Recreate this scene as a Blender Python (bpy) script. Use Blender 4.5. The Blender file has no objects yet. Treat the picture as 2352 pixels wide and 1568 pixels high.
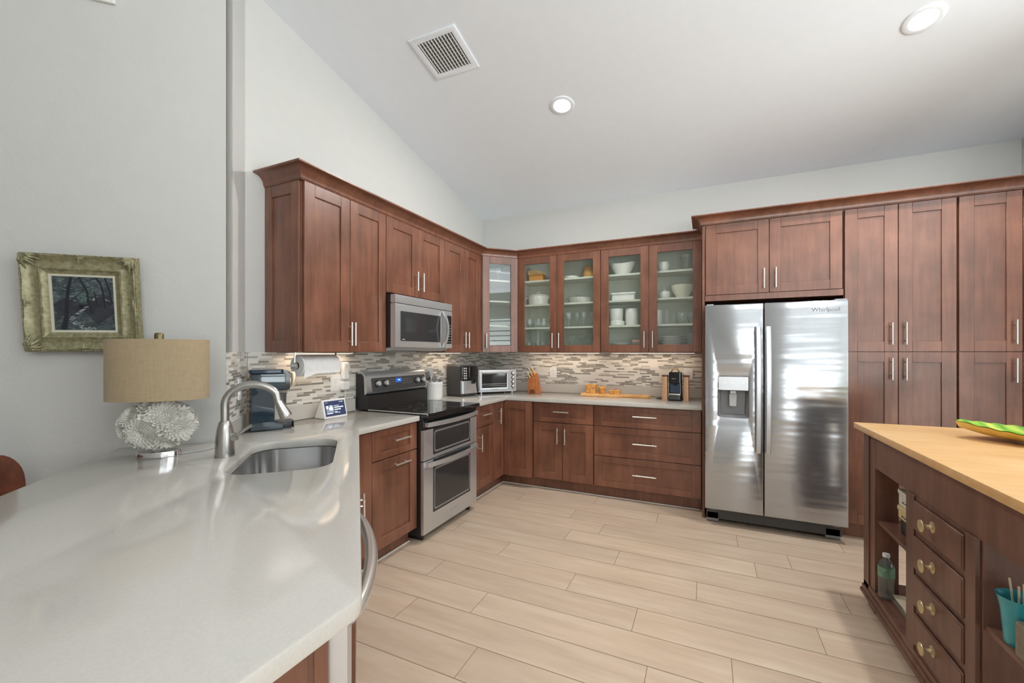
import bpy, bmesh, math, random
from mathutils import Matrix, Vector
PI = math.pi
random.seed(7)
C = bpy.context.scene.collection
S = bpy.context.scene

# ------------------------------------------------------------------ camera, sky, exposure
CAM_H = 1.365
cd = bpy.data.cameras.new('camera')
cam = bpy.data.objects.new('camera', cd); C.objects.link(cam)
cam.location = (0, 0, CAM_H); cam.rotation_euler = (PI/2, 0, math.radians(24.85))
cd.sensor_width = 36; cd.lens = 965.0/2352*36
cd.shift_y = (809.2-784)/2352
cd.clip_start = 0.05
S.camera = cam
S.view_settings.view_transform = 'Standard'; S.view_settings.look = 'None'
S.view_settings.gamma = 1.0; S.view_settings.use_curve_mapping = False
S.view_settings.exposure = 0.76
S.cycles.use_denoising = True
S.cycles.max_bounces = 10; S.cycles.diffuse_bounces = 5; S.cycles.glossy_bounces = 5
S.cycles.transparent_max_bounces = 16; S.cycles.transmission_bounces = 6
S.cycles.sample_clamp_indirect = 6.0
S.cycles.caustics_reflective = False; S.cycles.caustics_refractive = False

w = bpy.data.worlds.new('sky'); S.world = w; w.use_nodes = True
nt = w.node_tree; bg = nt.nodes['Background']
tc = nt.nodes.new('ShaderNodeTexCoord'); sx = nt.nodes.new('ShaderNodeSeparateXYZ')
rp = nt.nodes.new('ShaderNodeValToRGB')
nt.links.new(tc.outputs['Generated'], sx.inputs[0]); 
mpw = nt.nodes.new('ShaderNodeMath'); mpw.operation = 'MULTIPLY_ADD'; mpw.inputs[1].default_value = .5; mpw.inputs[2].default_value = .5
nt.links.new(sx.outputs[2], mpw.inputs[0]); nt.links.new(mpw.outputs[0], rp.inputs[0])
e = rp.color_ramp.elements
e[0].position = .40; e[0].color = (2.42, 2.50, 2.58, 1)
e[1].position = .52; e[1].color = (.50, .515, .53, 1)
x = e.new(.75); x.color = (.28, .32, .40, 1)
nt.links.new(rp.outputs[0], bg.inputs[0]); bg.inputs[1].default_value = 5.0

LIGHTS = []
def area(name, loc, rot, sx_, sy_, power, col=(1, 1, 1), shape='RECTANGLE', spread=PI, portal=False):
    l = bpy.data.lights.new(name, 'AREA'); l.shape = shape; l.size = sx_; l.size_y = sy_
    l.energy = power; l.color = col; l.spread = spread
    o = bpy.data.objects.new(name, l); C.objects.link(o); o.location = loc; o.rotation_euler = rot
    if portal: l.cycles.is_portal = True
    return o
# daylight openings of the room (portals guide the sky light through the windows)
WIN_REAR = (0.3, 5.3, 0.06, 2.75, -5.0)      # x0 x1 z0 z1 y
WIN_RIGHT = (-1.6, 2.6, 0.6, 2.45, 5.5)      # y0 y1 z0 z1 x
area('portal_rear', (2.8, -4.93, 1.40), (PI/2, 0, 0), 5.0, 2.68, 1, portal=True)
area('portal_right', (5.43, .5, 1.52), (PI/2, 0, PI/2), 4.2, 1.85, 1, portal=True)

# ------------------------------------------------------------------ small helpers
def lin(r, g, b):
    f = lambda c: (c/255/12.92) if c/255 <= .04045 else ((c/255+.055)/1.055)**2.4
    return (f(r), f(g), f(b), 1)

class NT:
    def __init__(s, name):
        s.m = bpy.data.materials.new(name); s.m.use_nodes = True
        s.t = s.m.node_tree; s.n = s.t.nodes; s.p = s.n['Principled BSDF']; s.out = s.n['Material Output']
    def new(s, kind, **kw):
        n = s.n.new('ShaderNode'+kind)
        for k, v in kw.items(): setattr(n, k, v)
        return n
    def link(s, a, b): s.t.links.new(a, b)
    def coord(s, which='Object', scale=(1, 1, 1)):
        t = s.new('TexCoord'); m = s.new('Mapping'); m.inputs['Scale'].default_value = scale
        s.link(t.outputs[which], m.inputs['Vector']); return m.outputs[0]
    def noise(s, vec, scale, detail=3, rough=.5):
        n = s.new('TexNoise'); n.inputs['Scale'].default_value = scale
        n.inputs['Detail'].default_value = detail; n.inputs['Roughness'].default_value = rough
        s.link(vec, n.inputs['Vector']); return n.outputs['Fac']
    def ramp(s, fac, stops):
        r = s.new('ValToRGB'); el = r.color_ramp.elements
        el[0].position, el[0].color = stops[0]; el[1].position, el[1].color = stops[-1]
        for p, c in stops[1:-1]:
            q = el.new(p); q.color = c
        s.link(fac, r.inputs[0]); return r.outputs[0]
    def math(s, op, a, b=None, c=None):
        n = s.new('Math', operation=op)
        for i, v in enumerate((a, b, c)):
            if v is None: continue
            if isinstance(v, (int, float)): n.inputs[i].default_value = v
            else: s.link(v, n.inputs[i])
        return n.outputs[0]
    def mix(s, fac, a, b, mode='MIX'):
        n = s.new('Mix', data_type='RGBA', blend_type=mode)
        for sock, v in ((n.inputs[0], fac), (n.inputs[6], a), (n.inputs[7], b)):
            if isinstance(v, (int, float)): sock.default_value = v
            elif isinstance(v, tuple): sock.default_value = v
            else: s.link(v, sock)
        return n.outputs[2]
    def bump(s, h, strength=.1, dist=.01):
        b = s.new('Bump'); b.inputs['Strength'].default_value = strength; b.inputs['Distance'].default_value = dist
        s.link(h, b.inputs['Height']); s.link(b.outputs[0], s.p.inputs['Normal']); return b
    def set(s, **kw):
        for k, v in kw.items():
            i = s.p.inputs[{'color': 'Base Color', 'rough': 'Roughness', 'metal': 'Metallic', 'spec': 'Specular IOR Level', 'coat': 'Coat Weight',
                            'coatr': 'Coat Roughness', 'trans': 'Transmission Weight', 'emit': 'Emission Color', 'emits': 'Emission Strength', 'ior': 'IOR', 'aniso': 'Anisotropic', 'sss': 'Subsurface Weight', 'sheen': 'Sheen Weight'}[k]]
            if isinstance(v, (int, float, tuple)): i.default_value = v
            else: s.link(v, i)
        return s

MATS = {}
def plain(name, col, rough=.5, metal=0, grain=0.03, **kw):
    """a simple procedural finish: colour with a faint mottling"""
    if name in MATS: return MATS[name]
    t = NT(name); v = t.coord('Object'); n = t.noise(v, 35, 3)
    a = tuple(max(0, c*(1-grain)) for c in col[:3])+(1,); b = tuple(min(1, c*(1+grain)) for c in col[:3])+(1,)
    t.set(color=t.ramp(n, [(.3, a), (.7, b)]), rough=rough, metal=metal, **kw)
    MATS[name] = t.m; return t.m

def wood_mat(name, dark, mid, light, rough, gs=(26, 26, 2.2), blotch=3.0, coat=.0, isl=.22):
    t = NT(name); v = t.coord('Object', gs)
    g = t.noise(v, 1.0, 5, .62); v2 = t.coord('Object'); b = t.noise(v2, blotch, 3, .55)
    f = t.math('ADD', t.math('MULTIPLY', g, .45), t.math('MULTIPLY', b, .55))
    col = t.ramp(f, [(.36, dark), (.5, mid), (.64, light)])
    geo = t.new('NewGeometry')
    k = t.math('MULTIPLY_ADD', geo.outputs['Random Per Island'], isl, 1-isl/2)
    hs = t.new('HueSaturation'); t.link(k, hs.inputs['Value']); t.link(col, hs.inputs['Color'])
    fine = t.noise(t.coord('Object', (90, 90, 12)), 3, 2)
    t.set(color=hs.outputs[0], rough=t.math('MULTIPLY_ADD', fine, .10, rough-.05), coat=coat, coatr=.28)
    t.bump(fine, .06, .002)
    return t.m

M = MATS
M['wood'] = wood_mat('cabinet_wood', lin(94, 57, 40), lin(116, 73, 54), lin(135, 88, 66), .36, coat=.5)
M['wood_dark'] = wood_mat('island_wood', lin(92, 62, 50), lin(110, 76, 62), lin(126, 91, 76), .42, gs=(22, 22, 2.2))
M['butcher'] = wood_mat('butcher_block', lin(214, 168, 112), lin(226, 184, 128), lin(236, 198, 146), .38, gs=(26, 2.0, 26), blotch=2.2, isl=.12)
M['board_wood'] = wood_mat('board_wood', lin(196, 136, 72), lin(224, 166, 98), lin(238, 190, 128), .5, gs=(4, 40, 40), blotch=9)
M['oak_block'] = wood_mat('block_wood', lin(150, 84, 40), lin(176, 104, 54), lin(196, 124, 70), .45, gs=(30, 30, 6), blotch=6)
M['leather'] = wood_mat('chair_leather', lin(84, 40, 24), lin(112, 56, 34), lin(134, 72, 46), .45, gs=(8, 8, 8), blotch=9)

def wall_mat(name, col, bs=.12):
    t = NT(name); v = t.coord('Object')
    n = t.noise(v, 14, 4, .6); n2 = t.noise(v, 70, 2)
    a = tuple(c*.985 for c in col[:3])+(1,)
    t.set(color=t.ramp(n, [(.35, a), (.65, col)]), rough=.85, spec=.25)
    t.bump(t.math('ADD', n, t.math('MULTIPLY', n2, .35)), bs, .012); return t.m
M['wall'] = wall_mat('wall_paint', lin(203, 203, 200))
M['ceiling'] = wall_mat('ceiling_paint', lin(238, 243, 250), .05)
M['white_paint'] = plain('white_paint', lin(232, 232, 230), .45)
M['tan_wall'] = plain('exterior_paint', lin(150, 150, 140), .8)

t = NT('quartz'); v = t.coord('Object'); n = t.noise(v, 160, 2); n2 = t.noise(v, 5, 3)
t.set(color=t.mix(t.math('MULTIPLY', n2, .25), t.ramp(n, [(.3, lin(194, 191, 184)), (.7, lin(200, 197, 190))]), lin(191, 188, 180)), rough=.10, spec=.5); M['quartz'] = t.m

# mosaic of thin glass and stone strips: rows 14.5 mm high, strips of uneven length
t = NT('mosaic_tile'); tcn = t.new('TexCoord'); sp = t.new('SeparateXYZ'); t.link(tcn.outputs['Object'], sp.inputs[0])
row_f = t.math('DIVIDE', sp.outputs[2], .0146); row = t.math('FLOOR', row_f)
wn = t.new('TexWhiteNoise', noise_dimensions='1D'); t.link(row, wn.inputs['W'])
u = t.math('ADD', t.math('DIVIDE', sp.outputs[0], .088), t.math('MULTIPLY', wn.outputs['Value'], 311.0))
vo = t.new('TexVoronoi', voronoi_dimensions='1D', feature='F1'); vo.inputs['Scale'].default_value = 1; t.link(u, vo.inputs['W'])
ve = t.new('TexVoronoi', voronoi_dimensions='1D', feature='DISTANCE_TO_EDGE'); ve.inputs['Scale'].default_value = 1; t.link(u, ve.inputs['W'])
sc_ = t.new('SeparateColor'); t.link(vo.outputs['Color'], sc_.inputs[0])
r_ = t.new('ValToRGB'); r_.color_ramp.interpolation = 'CONSTANT'; el = r_.color_ramp.elements
el[0].position = 0; el[0].color = lin(138, 136, 130); el[1].position = .17; el[1].color = lin(164, 160, 154)
for p_, c_ in ((.36, lin(190, 187, 180)), (.46, lin(214, 211, 204)), (.74, lin(224, 221, 214))):
    q_ = el.new(p_); q_.color = c_
t.link(sc_.outputs[0], r_.inputs[0])
fr = t.math('FRACT', row_f)
edge = t.math('MAXIMUM', t.math('LESS_THAN', fr, .10), t.math('LESS_THAN', ve.outputs['Distance'], .014))
t.set(color=t.mix(edge, r_.outputs[0], lin(216, 212, 204)), rough=t.math('MULTIPLY_ADD', t.math('GREATER_THAN', sc_.outputs[0], .4), .28, .14))
t.set(rough=t.math('MULTIPLY_ADD', edge, .5, t.math('MULTIPLY_ADD', t.math('GREATER_THAN', sc_.outputs[0], .4), .28, .14)))
t.bump(t.math('SUBTRACT', 1.0, edge), .35, .0015); M['tile'] = t.m

# floor plank porcelain: one random value per plank
t = NT('floor_plank'); at_ = t.new('Attribute', attribute_name='plank'); v = t.coord('Object', (1.2, 9, 1))
off = t.new('CombineXYZ'); t.link(t.math('MULTIPLY', at_.outputs['Fac'], 37.0), off.inputs[0]); t.link(t.math('MULTIPLY', at_.outputs['Fac'], 91.0), off.inputs[1])
va = t.new('VectorMath', operation='ADD'); t.link(v, va.inputs[0]); t.link(off.outputs[0], va.inputs[1])
n = t.noise(va.outputs[0], 2.2, 5, .6); n2 = t.noise(va.outputs[0], .8, 3)
f = t.math('ADD', t.math('MULTIPLY', n, .5), t.math('MULTIPLY', n2, .5))
col = t.ramp(f, [(.34, lin(198, 175, 151)), (.5, lin(210, 188, 164)), (.66, lin(220, 201, 178))])
hs = t.new('HueSaturation'); t.link(t.math('MULTIPLY_ADD', at_.outputs['Fac'], .10, .95), hs.inputs['Value']); t.link(col, hs.inputs['Color'])
t.set(color=hs.outputs[0], rough=.42); t.bump(n, .05, .002); M['plank'] = t.m
M['grout'] = plain('floor_grout', lin(150, 126, 100), .9)

def steel(name, col, rough, wave=0, brush=(2, 2, 220), metal=1.0):
    t = NT(name); b = t.noise(t.coord('Object', brush), 1, 2)
    t.set(color=col, metal=metal, rough=t.math('MULTIPLY_ADD', b, .016, rough-.008))
    if wave:
        n = t.noise(t.coord('Object', (.8, .8, 9)), 1.5, 1)
        t.bump(n, wave, .03)
    else: t.bump(b, .006, .001)
    return t.m
M['steel'] = steel('stainless', (.655, .675, .70, 1), .36, 0, (2, 2, 220), .80)
M['steel_door'] = steel('stainless_door', (.46, .475, .50, 1), .18, .15, (2, 2, 220), .88)
M['faucet_steel'] = steel('faucet_steel', (.44, .43, .41, 1), .27, 0, (2, 2, 220), .95)
M['nickel'] = steel('brushed_nickel', (.76, .74, .70, 1), .32, 0, (2, 2, 220), .9)
M['chrome'] = plain('chrome', (.72, .72, .73, 1), .08, 1)
M['sink_steel'] = steel('sink_steel', (.66, .66, .66, 1), .17, 0, (160, 3, 3), .95)
M['black_gloss'] = plain('black_glass', (.012, .012, .013, 1), .06)
M['black'] = plain('black_plastic', (.018, .018, .019, 1), .35)
M['dark_grey'] = plain('dark_grey_plastic', (.06, .06, .062, 1), .4)
M['grey'] = plain('grey_plastic', (.22, .22, .225, 1), .4)
M['lightgrey'] = plain('light_grey_plastic', (.45, .45, .45, 1), .4)
M['white'] = plain('white_plastic', (.82, .82, .81, 1), .35)
M['porcelain'] = plain('white_porcelain', (.84, .84, .81, 1), .12)
M['cream_china'] = plain('cream_china', (.78, .75, .64, 1), .15)
M['paper'] = plain('paper', (.86, .86, .86, 1), .9)
M['interior'] = plain('cabinet_interior', lin(214, 217, 206), .5)
M['wicker'] = wood_mat('wicker', lin(170, 112, 48), lin(206, 148, 76), lin(226, 176, 104), .6, gs=(60, 60, 160), blotch=30)

def glass(name, tint=(1, 1, 1, 1), ior=1.45, rough=0.0, body=0.0, bodycol=(.5, .5, .5, 1)):
    """clear pane: fresnel mix of a see-through and a mirror lobe, optionally with some body colour"""
    t = NT(name); t.n.remove(t.p)
    lw = t.new('LayerWeight'); lw.inputs['Blend'].default_value = .5
    f0 = ((ior-1)/(ior+1))**2
    fz = t.math('MULTIPLY_ADD', t.math('POWER', lw.outputs['Facing'], 5.0), 1-f0, f0*1.6)
    tr = t.new('BsdfTransparent'); tr.inputs[0].default_value = tint
    gl = t.new('BsdfGlossy'); gl.inputs['Roughness'].default_value = rough
    base = tr.outputs[0]
    if body:
        df = t.new('BsdfDiffuse'); df.inputs[0].default_value = bodycol
        mx = t.new('MixShader'); mx.inputs[0].default_value = body
        t.link(tr.outputs[0], mx.inputs[1]); t.link(df.outputs[0], mx.inputs[2]); base = mx.outputs[0]
    m = t.new('MixShader'); t.link(fz, m.inputs[0]); t.link(base, m.inputs[1]); t.link(gl.outputs[0], m.inputs[2])
    t.link(m.outputs[0], t.out.inputs['Surface']); return t.m
M['pane'] = glass('window_glass', (.96, .98, .97, 1), 1.5)
M['pane_rain'] = glass('cabinet_glass', (.95, .97, .955, 1), 1.5)
M['glassware'] = glass('glassware', (.97, .98, .98, 1), 1.5, 0, .07, (.8, .85, .85, 1))
M['bottle_clear'] = glass('clear_bottle', (.80, .85, .84, 1), 1.5, 0, .10, (.6, .68, .66, 1))
M['blue_tank'] = glass('smoky_blue_plastic', (.42, .52, .58, 1), 1.5, .02, .40, (.05, .085, .115, 1))
M['oven_glass'] = plain('oven_glass', (.035, .035, .036, 1), .07)

def emis(name, col, s):
    if name in M: return M[name]
    t = NT(name); t.set(color=(0, 0, 0, 1), emit=col, emits=s); M[name] = t.m; return t.m

# ------------------------------------------------------------------ mesh builder
class MB:
    def __init__(s): s.bm = bmesh.new(); s.tf = Matrix()
    def _fin(s, verts, mi, mat):
        m = s.tf @ mat if mat is not None else s.tf
        fs = set()
        for v in verts:
            v.co = m @ v.co
            fs.update(v.link_faces)
        for f in fs: f.material_index = mi
        return s
    def add(s, vs, fs, mi=0, mat=None):
        bv = [s.bm.verts.new(v) for v in vs]
        for f in fs:
            try: s.bm.faces.new([bv[i] for i in f])
            except ValueError: pass
        return s._fin(bv, mi, mat)
    def box(s, x0, x1, y0, y1, z0, z1, bev=0, mi=0, mat=None, seg=1):
        x0, x1 = min(x0, x1), max(x0, x1); y0, y1 = min(y0, y1), max(y0, y1); z0, z1 = min(z0, z1), max(z0, z1)
        c = [(x0,y0,z0),(x1,y0,z0),(x1,y1,z0),(x0,y1,z0),(x0,y0,z1),(x1,y0,z1),(x1,y1,z1),(x0,y1,z1)]
        f = [(0,3,2,1),(4,5,6,7),(0,1,5,4),(1,2,6,5),(2,3,7,6),(3,0,4,7)]
        if not bev: return s.add(c, f, mi, mat)
        t = bmesh.new(); bv = [t.verts.new(v) for v in c]
        for q in f: t.faces.new([bv[i] for i in q])
        bev = min(bev, .49*min(x1-x0, y1-y0, z1-z0))
        bmesh.ops.bevel(t, geom=t.edges[:], offset=bev, segments=seg, profile=.5, affect='EDGES')
        return s.merge(t, mi, mat)
    def merge(s, t, mi=0, mat=None):
        t.verts.index_update()
        vs = [v.co.copy() for v in t.verts]; fs = [[v.index for v in f.verts] for f in t.faces]
        t.free(); return s.add(vs, fs, mi, mat)
    def rbox(s, x0, x1, y0, y1, z0, z1, r, mi=0, mat=None, seg=4, axis='z', edge=0):
        """box with its edges along one axis rounded"""
        if axis == 'z':
            return s.prism(rrect(x0, x1, y0, y1, r, seg), z0, z1, mi, mat, edge)
        if axis == 'y':
            m = Matrix(((1,0,0,0),(0,0,1,0),(0,1,0,0),(0,0,0,1)))
            return s.prism(rrect(x0, x1, z0, z1, r, seg), y0, y1, mi, (mat or Matrix()) @ m, edge)
        m = Matrix(((0,0,1,0),(1,0,0,0),(0,1,0,0),(0,0,0,1)))
        return s.prism(rrect(y0, y1, z0, z1, r, seg), x0, x1, mi, (mat or Matrix()) @ m, edge)
    def prism(s, pts, z0, z1, mi=0, mat=None, edge=0):
        n = len(pts)
        if edge:
            cx = sum(p[0] for p in pts)/n; cy = sum(p[1] for p in pts)/n
            ins = inset(pts, edge)
            loops = [(ins, z0), (pts, z0+edge), (pts, z1-edge), (ins, z1)]
        else: loops = [(pts, z0), (pts, z1)]
        vs = []; fs = []
        for P, z in loops: vs += [(p[0], p[1], z) for p in P]
        for k in range(len(loops)-1):
            for i in range(n):
                j = (i+1) % n; fs.append((k*n+i, k*n+j, (k+1)*n+j, (k+1)*n+i))
        fs.append(tuple(range(n-1, -1, -1))); fs.append(tuple(range((len(loops)-1)*n, len(loops)*n)))
        return s.add(vs, fs, mi, mat)
    def plate(s, outer, holes, z0, z1, bev=0, mi=0, mat=None, seg=2, edge_holes=True):
        """flat plate with holes"""
        t = bmesh.new(); es = []
        for loop in [outer]+list(holes):
            vv = [t.verts.new((p[0], p[1], z1)) for p in loop]
            for i in range(len(vv)): es.append(t.edges.new((vv[i], vv[(i+1) % len(vv)])))
        bmesh.ops.triangle_fill(t, use_beauty=True, use_dissolve=False, edges=es)
        for f in t.faces:
            if f.normal.z < 0: f.normal_flip()
        r = bmesh.ops.extrude_face_region(t, geom=t.faces[:])
        for v in r['geom']:
            if isinstance(v, bmesh.types.BMVert): v.co.z = z0
        bmesh.ops.recalc_face_normals(t, faces=t.faces[:])
        if bev:
            ed = [e_ for e_ in t.edges if len(e_.link_faces) == 2 and abs(e_.verts[0].co.z-e_.verts[1].co.z) < 1e-6 and e_.calc_face_angle(0) > .8]
            bmesh.ops.bevel(t, geom=ed, offset=bev, segments=seg, profile=.5, affect='EDGES')
        return s.merge(t, mi, mat)
    def cyl(s, p0, p1, r, seg=16, mi=0, mat=None, r2=None, cap=True):
        p0 = Vector(p0); p1 = Vector(p1); r2 = r if r2 is None else r2
        return s.tube([p0, p1], [r, r2], seg, mi, mat, cap)
    def tube(s, pts, r, seg=8, mi=0, mat=None, cap=True, closed=False, flat=1.0, up=None):
        P = [Vector(p) for p in pts]; n = len(P)
        R = r if isinstance(r, (list, tuple)) else [r]*n
        T = []
        for i in range(n):
            if closed: d = P[(i+1) % n]-P[i-1]
            else: d = P[min(i+1, n-1)]-P[max(i-1, 0)]
            T.append(d.normalized())
        a = Vector(up) if up else (Vector((0, 0, 1)) if abs(T[0].z) < .9 else Vector((1, 0, 0)))
        nx = (a-T[0]*a.dot(T[0])).normalized(); vs = []; fs = []
        for i in range(n):
            nx = (nx-T[i]*nx.dot(T[i])).normalized(); by = T[i].cross(nx)
            for k in range(seg):
                an = 2*PI*k/seg; vs.append(P[i]+nx*(math.cos(an)*R[i]*flat)+by*(math.sin(an)*R[i]))
        m = n if closed else n-1
        for i in range(m):
            j = (i+1) % n
            for k in range(seg):
                l = (k+1) % seg; fs.append((i*seg+k, i*seg+l, j*seg+l, j*seg+k))
        if cap and not closed:
            fs.append(tuple(range(seg-1, -1, -1))); fs.append(tuple(range((n-1)*seg, n*seg)))
        return s.add(vs, fs, mi, mat)
    def lathe(s, prof, seg=24, mi=0, mat=None, sx=1, sy=1, flute=0, nfl=0):
        vs = []; fs = []; idx = []
        for r, z in prof:
            if r < 1e-5: idx.append([len(vs)]*seg); vs.append((0, 0, z)); continue
            row = []
            for k in range(seg):
                a = 2*PI*k/seg; rr = r*(1+flute*math.cos(nfl*a)) if flute else r
                row.append(len(vs)); vs.append((rr*math.cos(a)*sx, rr*math.sin(a)*sy, z))
            idx.append(row)
        for i in range(len(prof)-1):
            for k in range(seg):
                l = (k+1) % seg; q = [idx[i][k], idx[i][l], idx[i+1][l], idx[i+1][k]]
                q2 = []
                for v in q:
                    if v not in q2: q2.append(v)
                if len(q2) > 2: fs.append(tuple(q2))
        return s.add(vs, fs, mi, mat)
    def ball(s, c, r, seg=12, mi=0, sx=1, sy=1, sz=1, mat=None):
        n = max(4, seg//2); prof = [(math.sin(PI*i/n)*r, -math.cos(PI*i/n)*r*sz) for i in range(n+1)]
        prof[0] = (0, prof[0][1]); prof[-1] = (0, prof[-1][1])
        m = Matrix.Translation(c); return s.lathe(prof, seg, mi, (mat @ m) if mat is not None else m, sx, sy)
    def grid(s, fn, nu, nv, mi=0, mat=None, closed_u=False):
        vs = [fn(i/nu, j/nv) for j in range(nv+1) for i in range(nu+1)]
        fs = [(j*(nu+1)+i, j*(nu+1)+i+1, (j+1)*(nu+1)+i+1, (j+1)*(nu+1)+i) for j in range(nv) for i in range(nu)]
        return s.add(vs, fs, mi, mat)
    def build(s, name, mats, parent=None, smooth=True, ang=38, recalc=True):
        if recalc: bmesh.ops.recalc_face_normals(s.bm, faces=s.bm.faces[:])
        me = bpy.data.meshes.new(name); s.bm.to_mesh(me); s.bm.free()
        for m in (mats if isinstance(mats, (list, tuple)) else [mats]):
            me.materials.append(M[m] if isinstance(m, str) else m)
        if smooth:
            me.polygons.foreach_set('use_smooth', [True]*len(me.polygons)); me.set_sharp_from_angle(angle=math.radians(ang))
        o = bpy.data.objects.new(name, me); C.objects.link(o)
        if parent: o.parent = parent
        return o

def rrect(x0, x1, y0, y1, r, seg=4):
    x0, x1 = min(x0, x1), max(x0, x1); y0, y1 = min(y0, y1), max(y0, y1); r = min(r, .499*min(x1-x0, y1-y0))
    out = []
    for cx, cy, a0 in ((x1-r, y0+r, -PI/2), (x1-r, y1-r, 0), (x0+r, y1-r, PI/2), (x0+r, y0+r, PI)):
        for i in range(seg+1):
            a = a0+PI/2*i/seg; out.append((cx+r*math.cos(a), cy+r*math.sin(a)))
    return out
def inset(pts, d):
    n = len(pts); out = []
    ar = sum(pts[i][0]*pts[(i+1) % n][1]-pts[(i+1) % n][0]*pts[i][1] for i in range(n))
    sg = 1 if ar > 0 else -1
    for i in range(n):
        a = Vector(pts[i-1]); b = Vector(pts[i]); c = Vector(pts[(i+1) % n])
        d1 = (b-a); d2 = (c-b)
        if d1.length < 1e-9 or d2.length < 1e-9: out.append(tuple(b)); continue
        d1.normalize(); d2.normalize()
        n1 = Vector((-d1.y, d1.x))*sg; n2 = Vector((-d2.y, d2.x))*sg; m = (n1+n2)
        if m.length < 1e-6: m = n1
        m.normalize(); k = d/max(.3, m.dot(n1)); out.append((b.x+m.x*k, b.y+m.y*k))
    return out
def rounded_poly(pts, radii, seg=6):
    out = []; n = len(pts)
    for i in range(n):
        r = radii[i]
        if r == 0: out.append(pts[i]); continue
        b = Vector(pts[i]); a = Vector(pts[i-1]); c = Vector(pts[(i+1) % n])
        u_ = (a-b).normalized(); v_ = (c-b).normalized(); th = u_.angle(v_)
        dd = r/math.tan(th/2); p = b+u_*dd; q = b+v_*dd; ce = b+(u_+v_).normalized()*(r/math.sin(th/2))
        a0 = math.atan2(p.y-ce.y, p.x-ce.x); a1 = math.atan2(q.y-ce.y, q.x-ce.x)
        da = (a1-a0+PI) % (2*PI)-PI
        for k in range(seg+1):
            an = a0+da*k/seg; out.append((ce.x+r*math.cos(an), ce.y+r*math.sin(an)))
    return out

def tag(o, label=None, cat=None, group=None, kind=None):
    if label: o['label'] = label
    if cat: o['category'] = cat
    if group: o['group'] = group
    if kind: o['kind'] = kind
    return o
def thing(name, label, cat, loc=(0, 0, 0), rz=0, group=None):
    o = bpy.data.objects.new(name, None); C.objects.link(o); o.empty_display_size = .1
    o.location = loc; o.rotation_euler = (0, 0, rz); return tag(o, label, cat, group)
def struct(mb, name, mats, **kw): return tag(mb.build(name, mats, **kw), kind='structure')
def dup(root, loc=None, rz=None, label=None, group=None):
    r = root.copy(); C.objects.link(r)
    if loc is not None: r.location = loc
    if rz is not None: r.rotation_euler = (0, 0, rz)
    if label: r['label'] = label
    if group: r['group'] = group
    for ch in list(root.children):
        c = ch.copy(); C.objects.link(c); c.parent = r
        for g in ch.children:
            d = g.copy(); C.objects.link(d); d.parent = c
    return r
def text_mb(body, size, depth, mat):
    cu = bpy.data.curves.new('lettering', 'FONT'); cu.body = body; cu.size = size; cu.extrude = depth; cu.align_x = 'CENTER'; cu.align_y = 'CENTER'; cu.resolution_u = 3
    o = bpy.data.objects.new('lettering', cu); C.objects.link(o)
    me = bpy.data.meshes.new_from_object(o.evaluated_get(bpy.context.evaluated_depsgraph_get()))
    bpy.data.objects.remove(o); b = MB(); t = bmesh.new(); t.from_mesh(me); bpy.data.meshes.remove(me); b.merge(t, 0, mat); return b
UP = Matrix.Rotation(PI/2, 4, 'X')          # text/xy outlines stood upright, facing -y
R2 = math.sqrt(2)
def st(s_, t_): return ((t_-s_)/R2, (t_+s_)/R2)    # along / across the diagonal peninsula -> x, y

# ------------------------------------------------------------------ the room
XW, YW = -2.49, 4.52                       # left wall, back wall of the kitchen
PX, PY = -2.2177, 1.3273                   # end of the diagonal wall
PCY = PY+PX-XW                             # where the pier meets the left wall
CEIL = lambda y: 2.981+.2*(4.52-y) if y > -.3 else 3.945-.2*(-.3-y)
WT = .12
def wall_poly(name, pts, mat='wall', holes=None):
    """vertical wall slab following a polyline (thickness to the left of travel)"""
    b = MB()
    for (x0, y0), (x1, y1) in zip(pts[:-1], pts[1:]):
        d = Vector((x1-x0, y1-y0)).normalized(); n = Vector((-d.y, d.x))*WT
        k = max(1, int(abs(y1-y0)/.5)); 
        za, zb = CEIL(y0)+.02, CEIL(y1)+.02
        ym = -.3; segs = [(x0, y0), (x1, y1)]
        if (y0-ym)*(y1-ym) < 0:
            f_ = (ym-y0)/(y1-y0); segs = [(x0, y0), (x0+(x1-x0)*f_, ym), (x1, y1)]
        for (a0, b0), (a1, b1) in zip(segs[:-1], segs[1:]):
            za, zb = CEIL(b0)+.02, CEIL(b1)+.02
            b.add([(a0,b0,0),(a1,b1,0),(a1+n.x,b1+n.y,0),(a0+n.x,b0+n.y,0),(a0,b0,za),(a1,b1,zb),(a1+n.x,b1+n.y,zb),(a0+n.x,b0+n.y,za)],
                  [(0,3,2,1),(4,5,6,7),(0,1,5,4),(1,2,6,5),(2,3,7,6),(3,0,4,7)])
    return struct(b, name, mat, smooth=False)
wall_poly('wall_back', [(2.17, YW), (XW, YW)][::-1])
b = MB(); b.add([(XW,PCY,0),(XW,YW+WT,0),(XW-WT,YW+WT,0),(XW-WT,PCY,0),(XW,PCY,CEIL(PCY)+.02),(XW,YW+WT,CEIL(YW+WT)+.02),(XW-WT,YW+WT,CEIL(YW+WT)+.02),(XW-WT,PCY,CEIL(PCY)+.02)],
      [(0,1,2,3),(4,7,6,5),(0,4,5,1),(1,5,6,2),(2,6,7,3),(3,7,4,0)]); struct(b, 'wall_left', 'wall', smooth=False)
b = MB(); za, zb = CEIL(PY)+.02, CEIL(PCY)+.02
pp = [(PX, PY), (XW, PCY), (XW-.085, PCY), (PX-.085, PY)]
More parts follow.
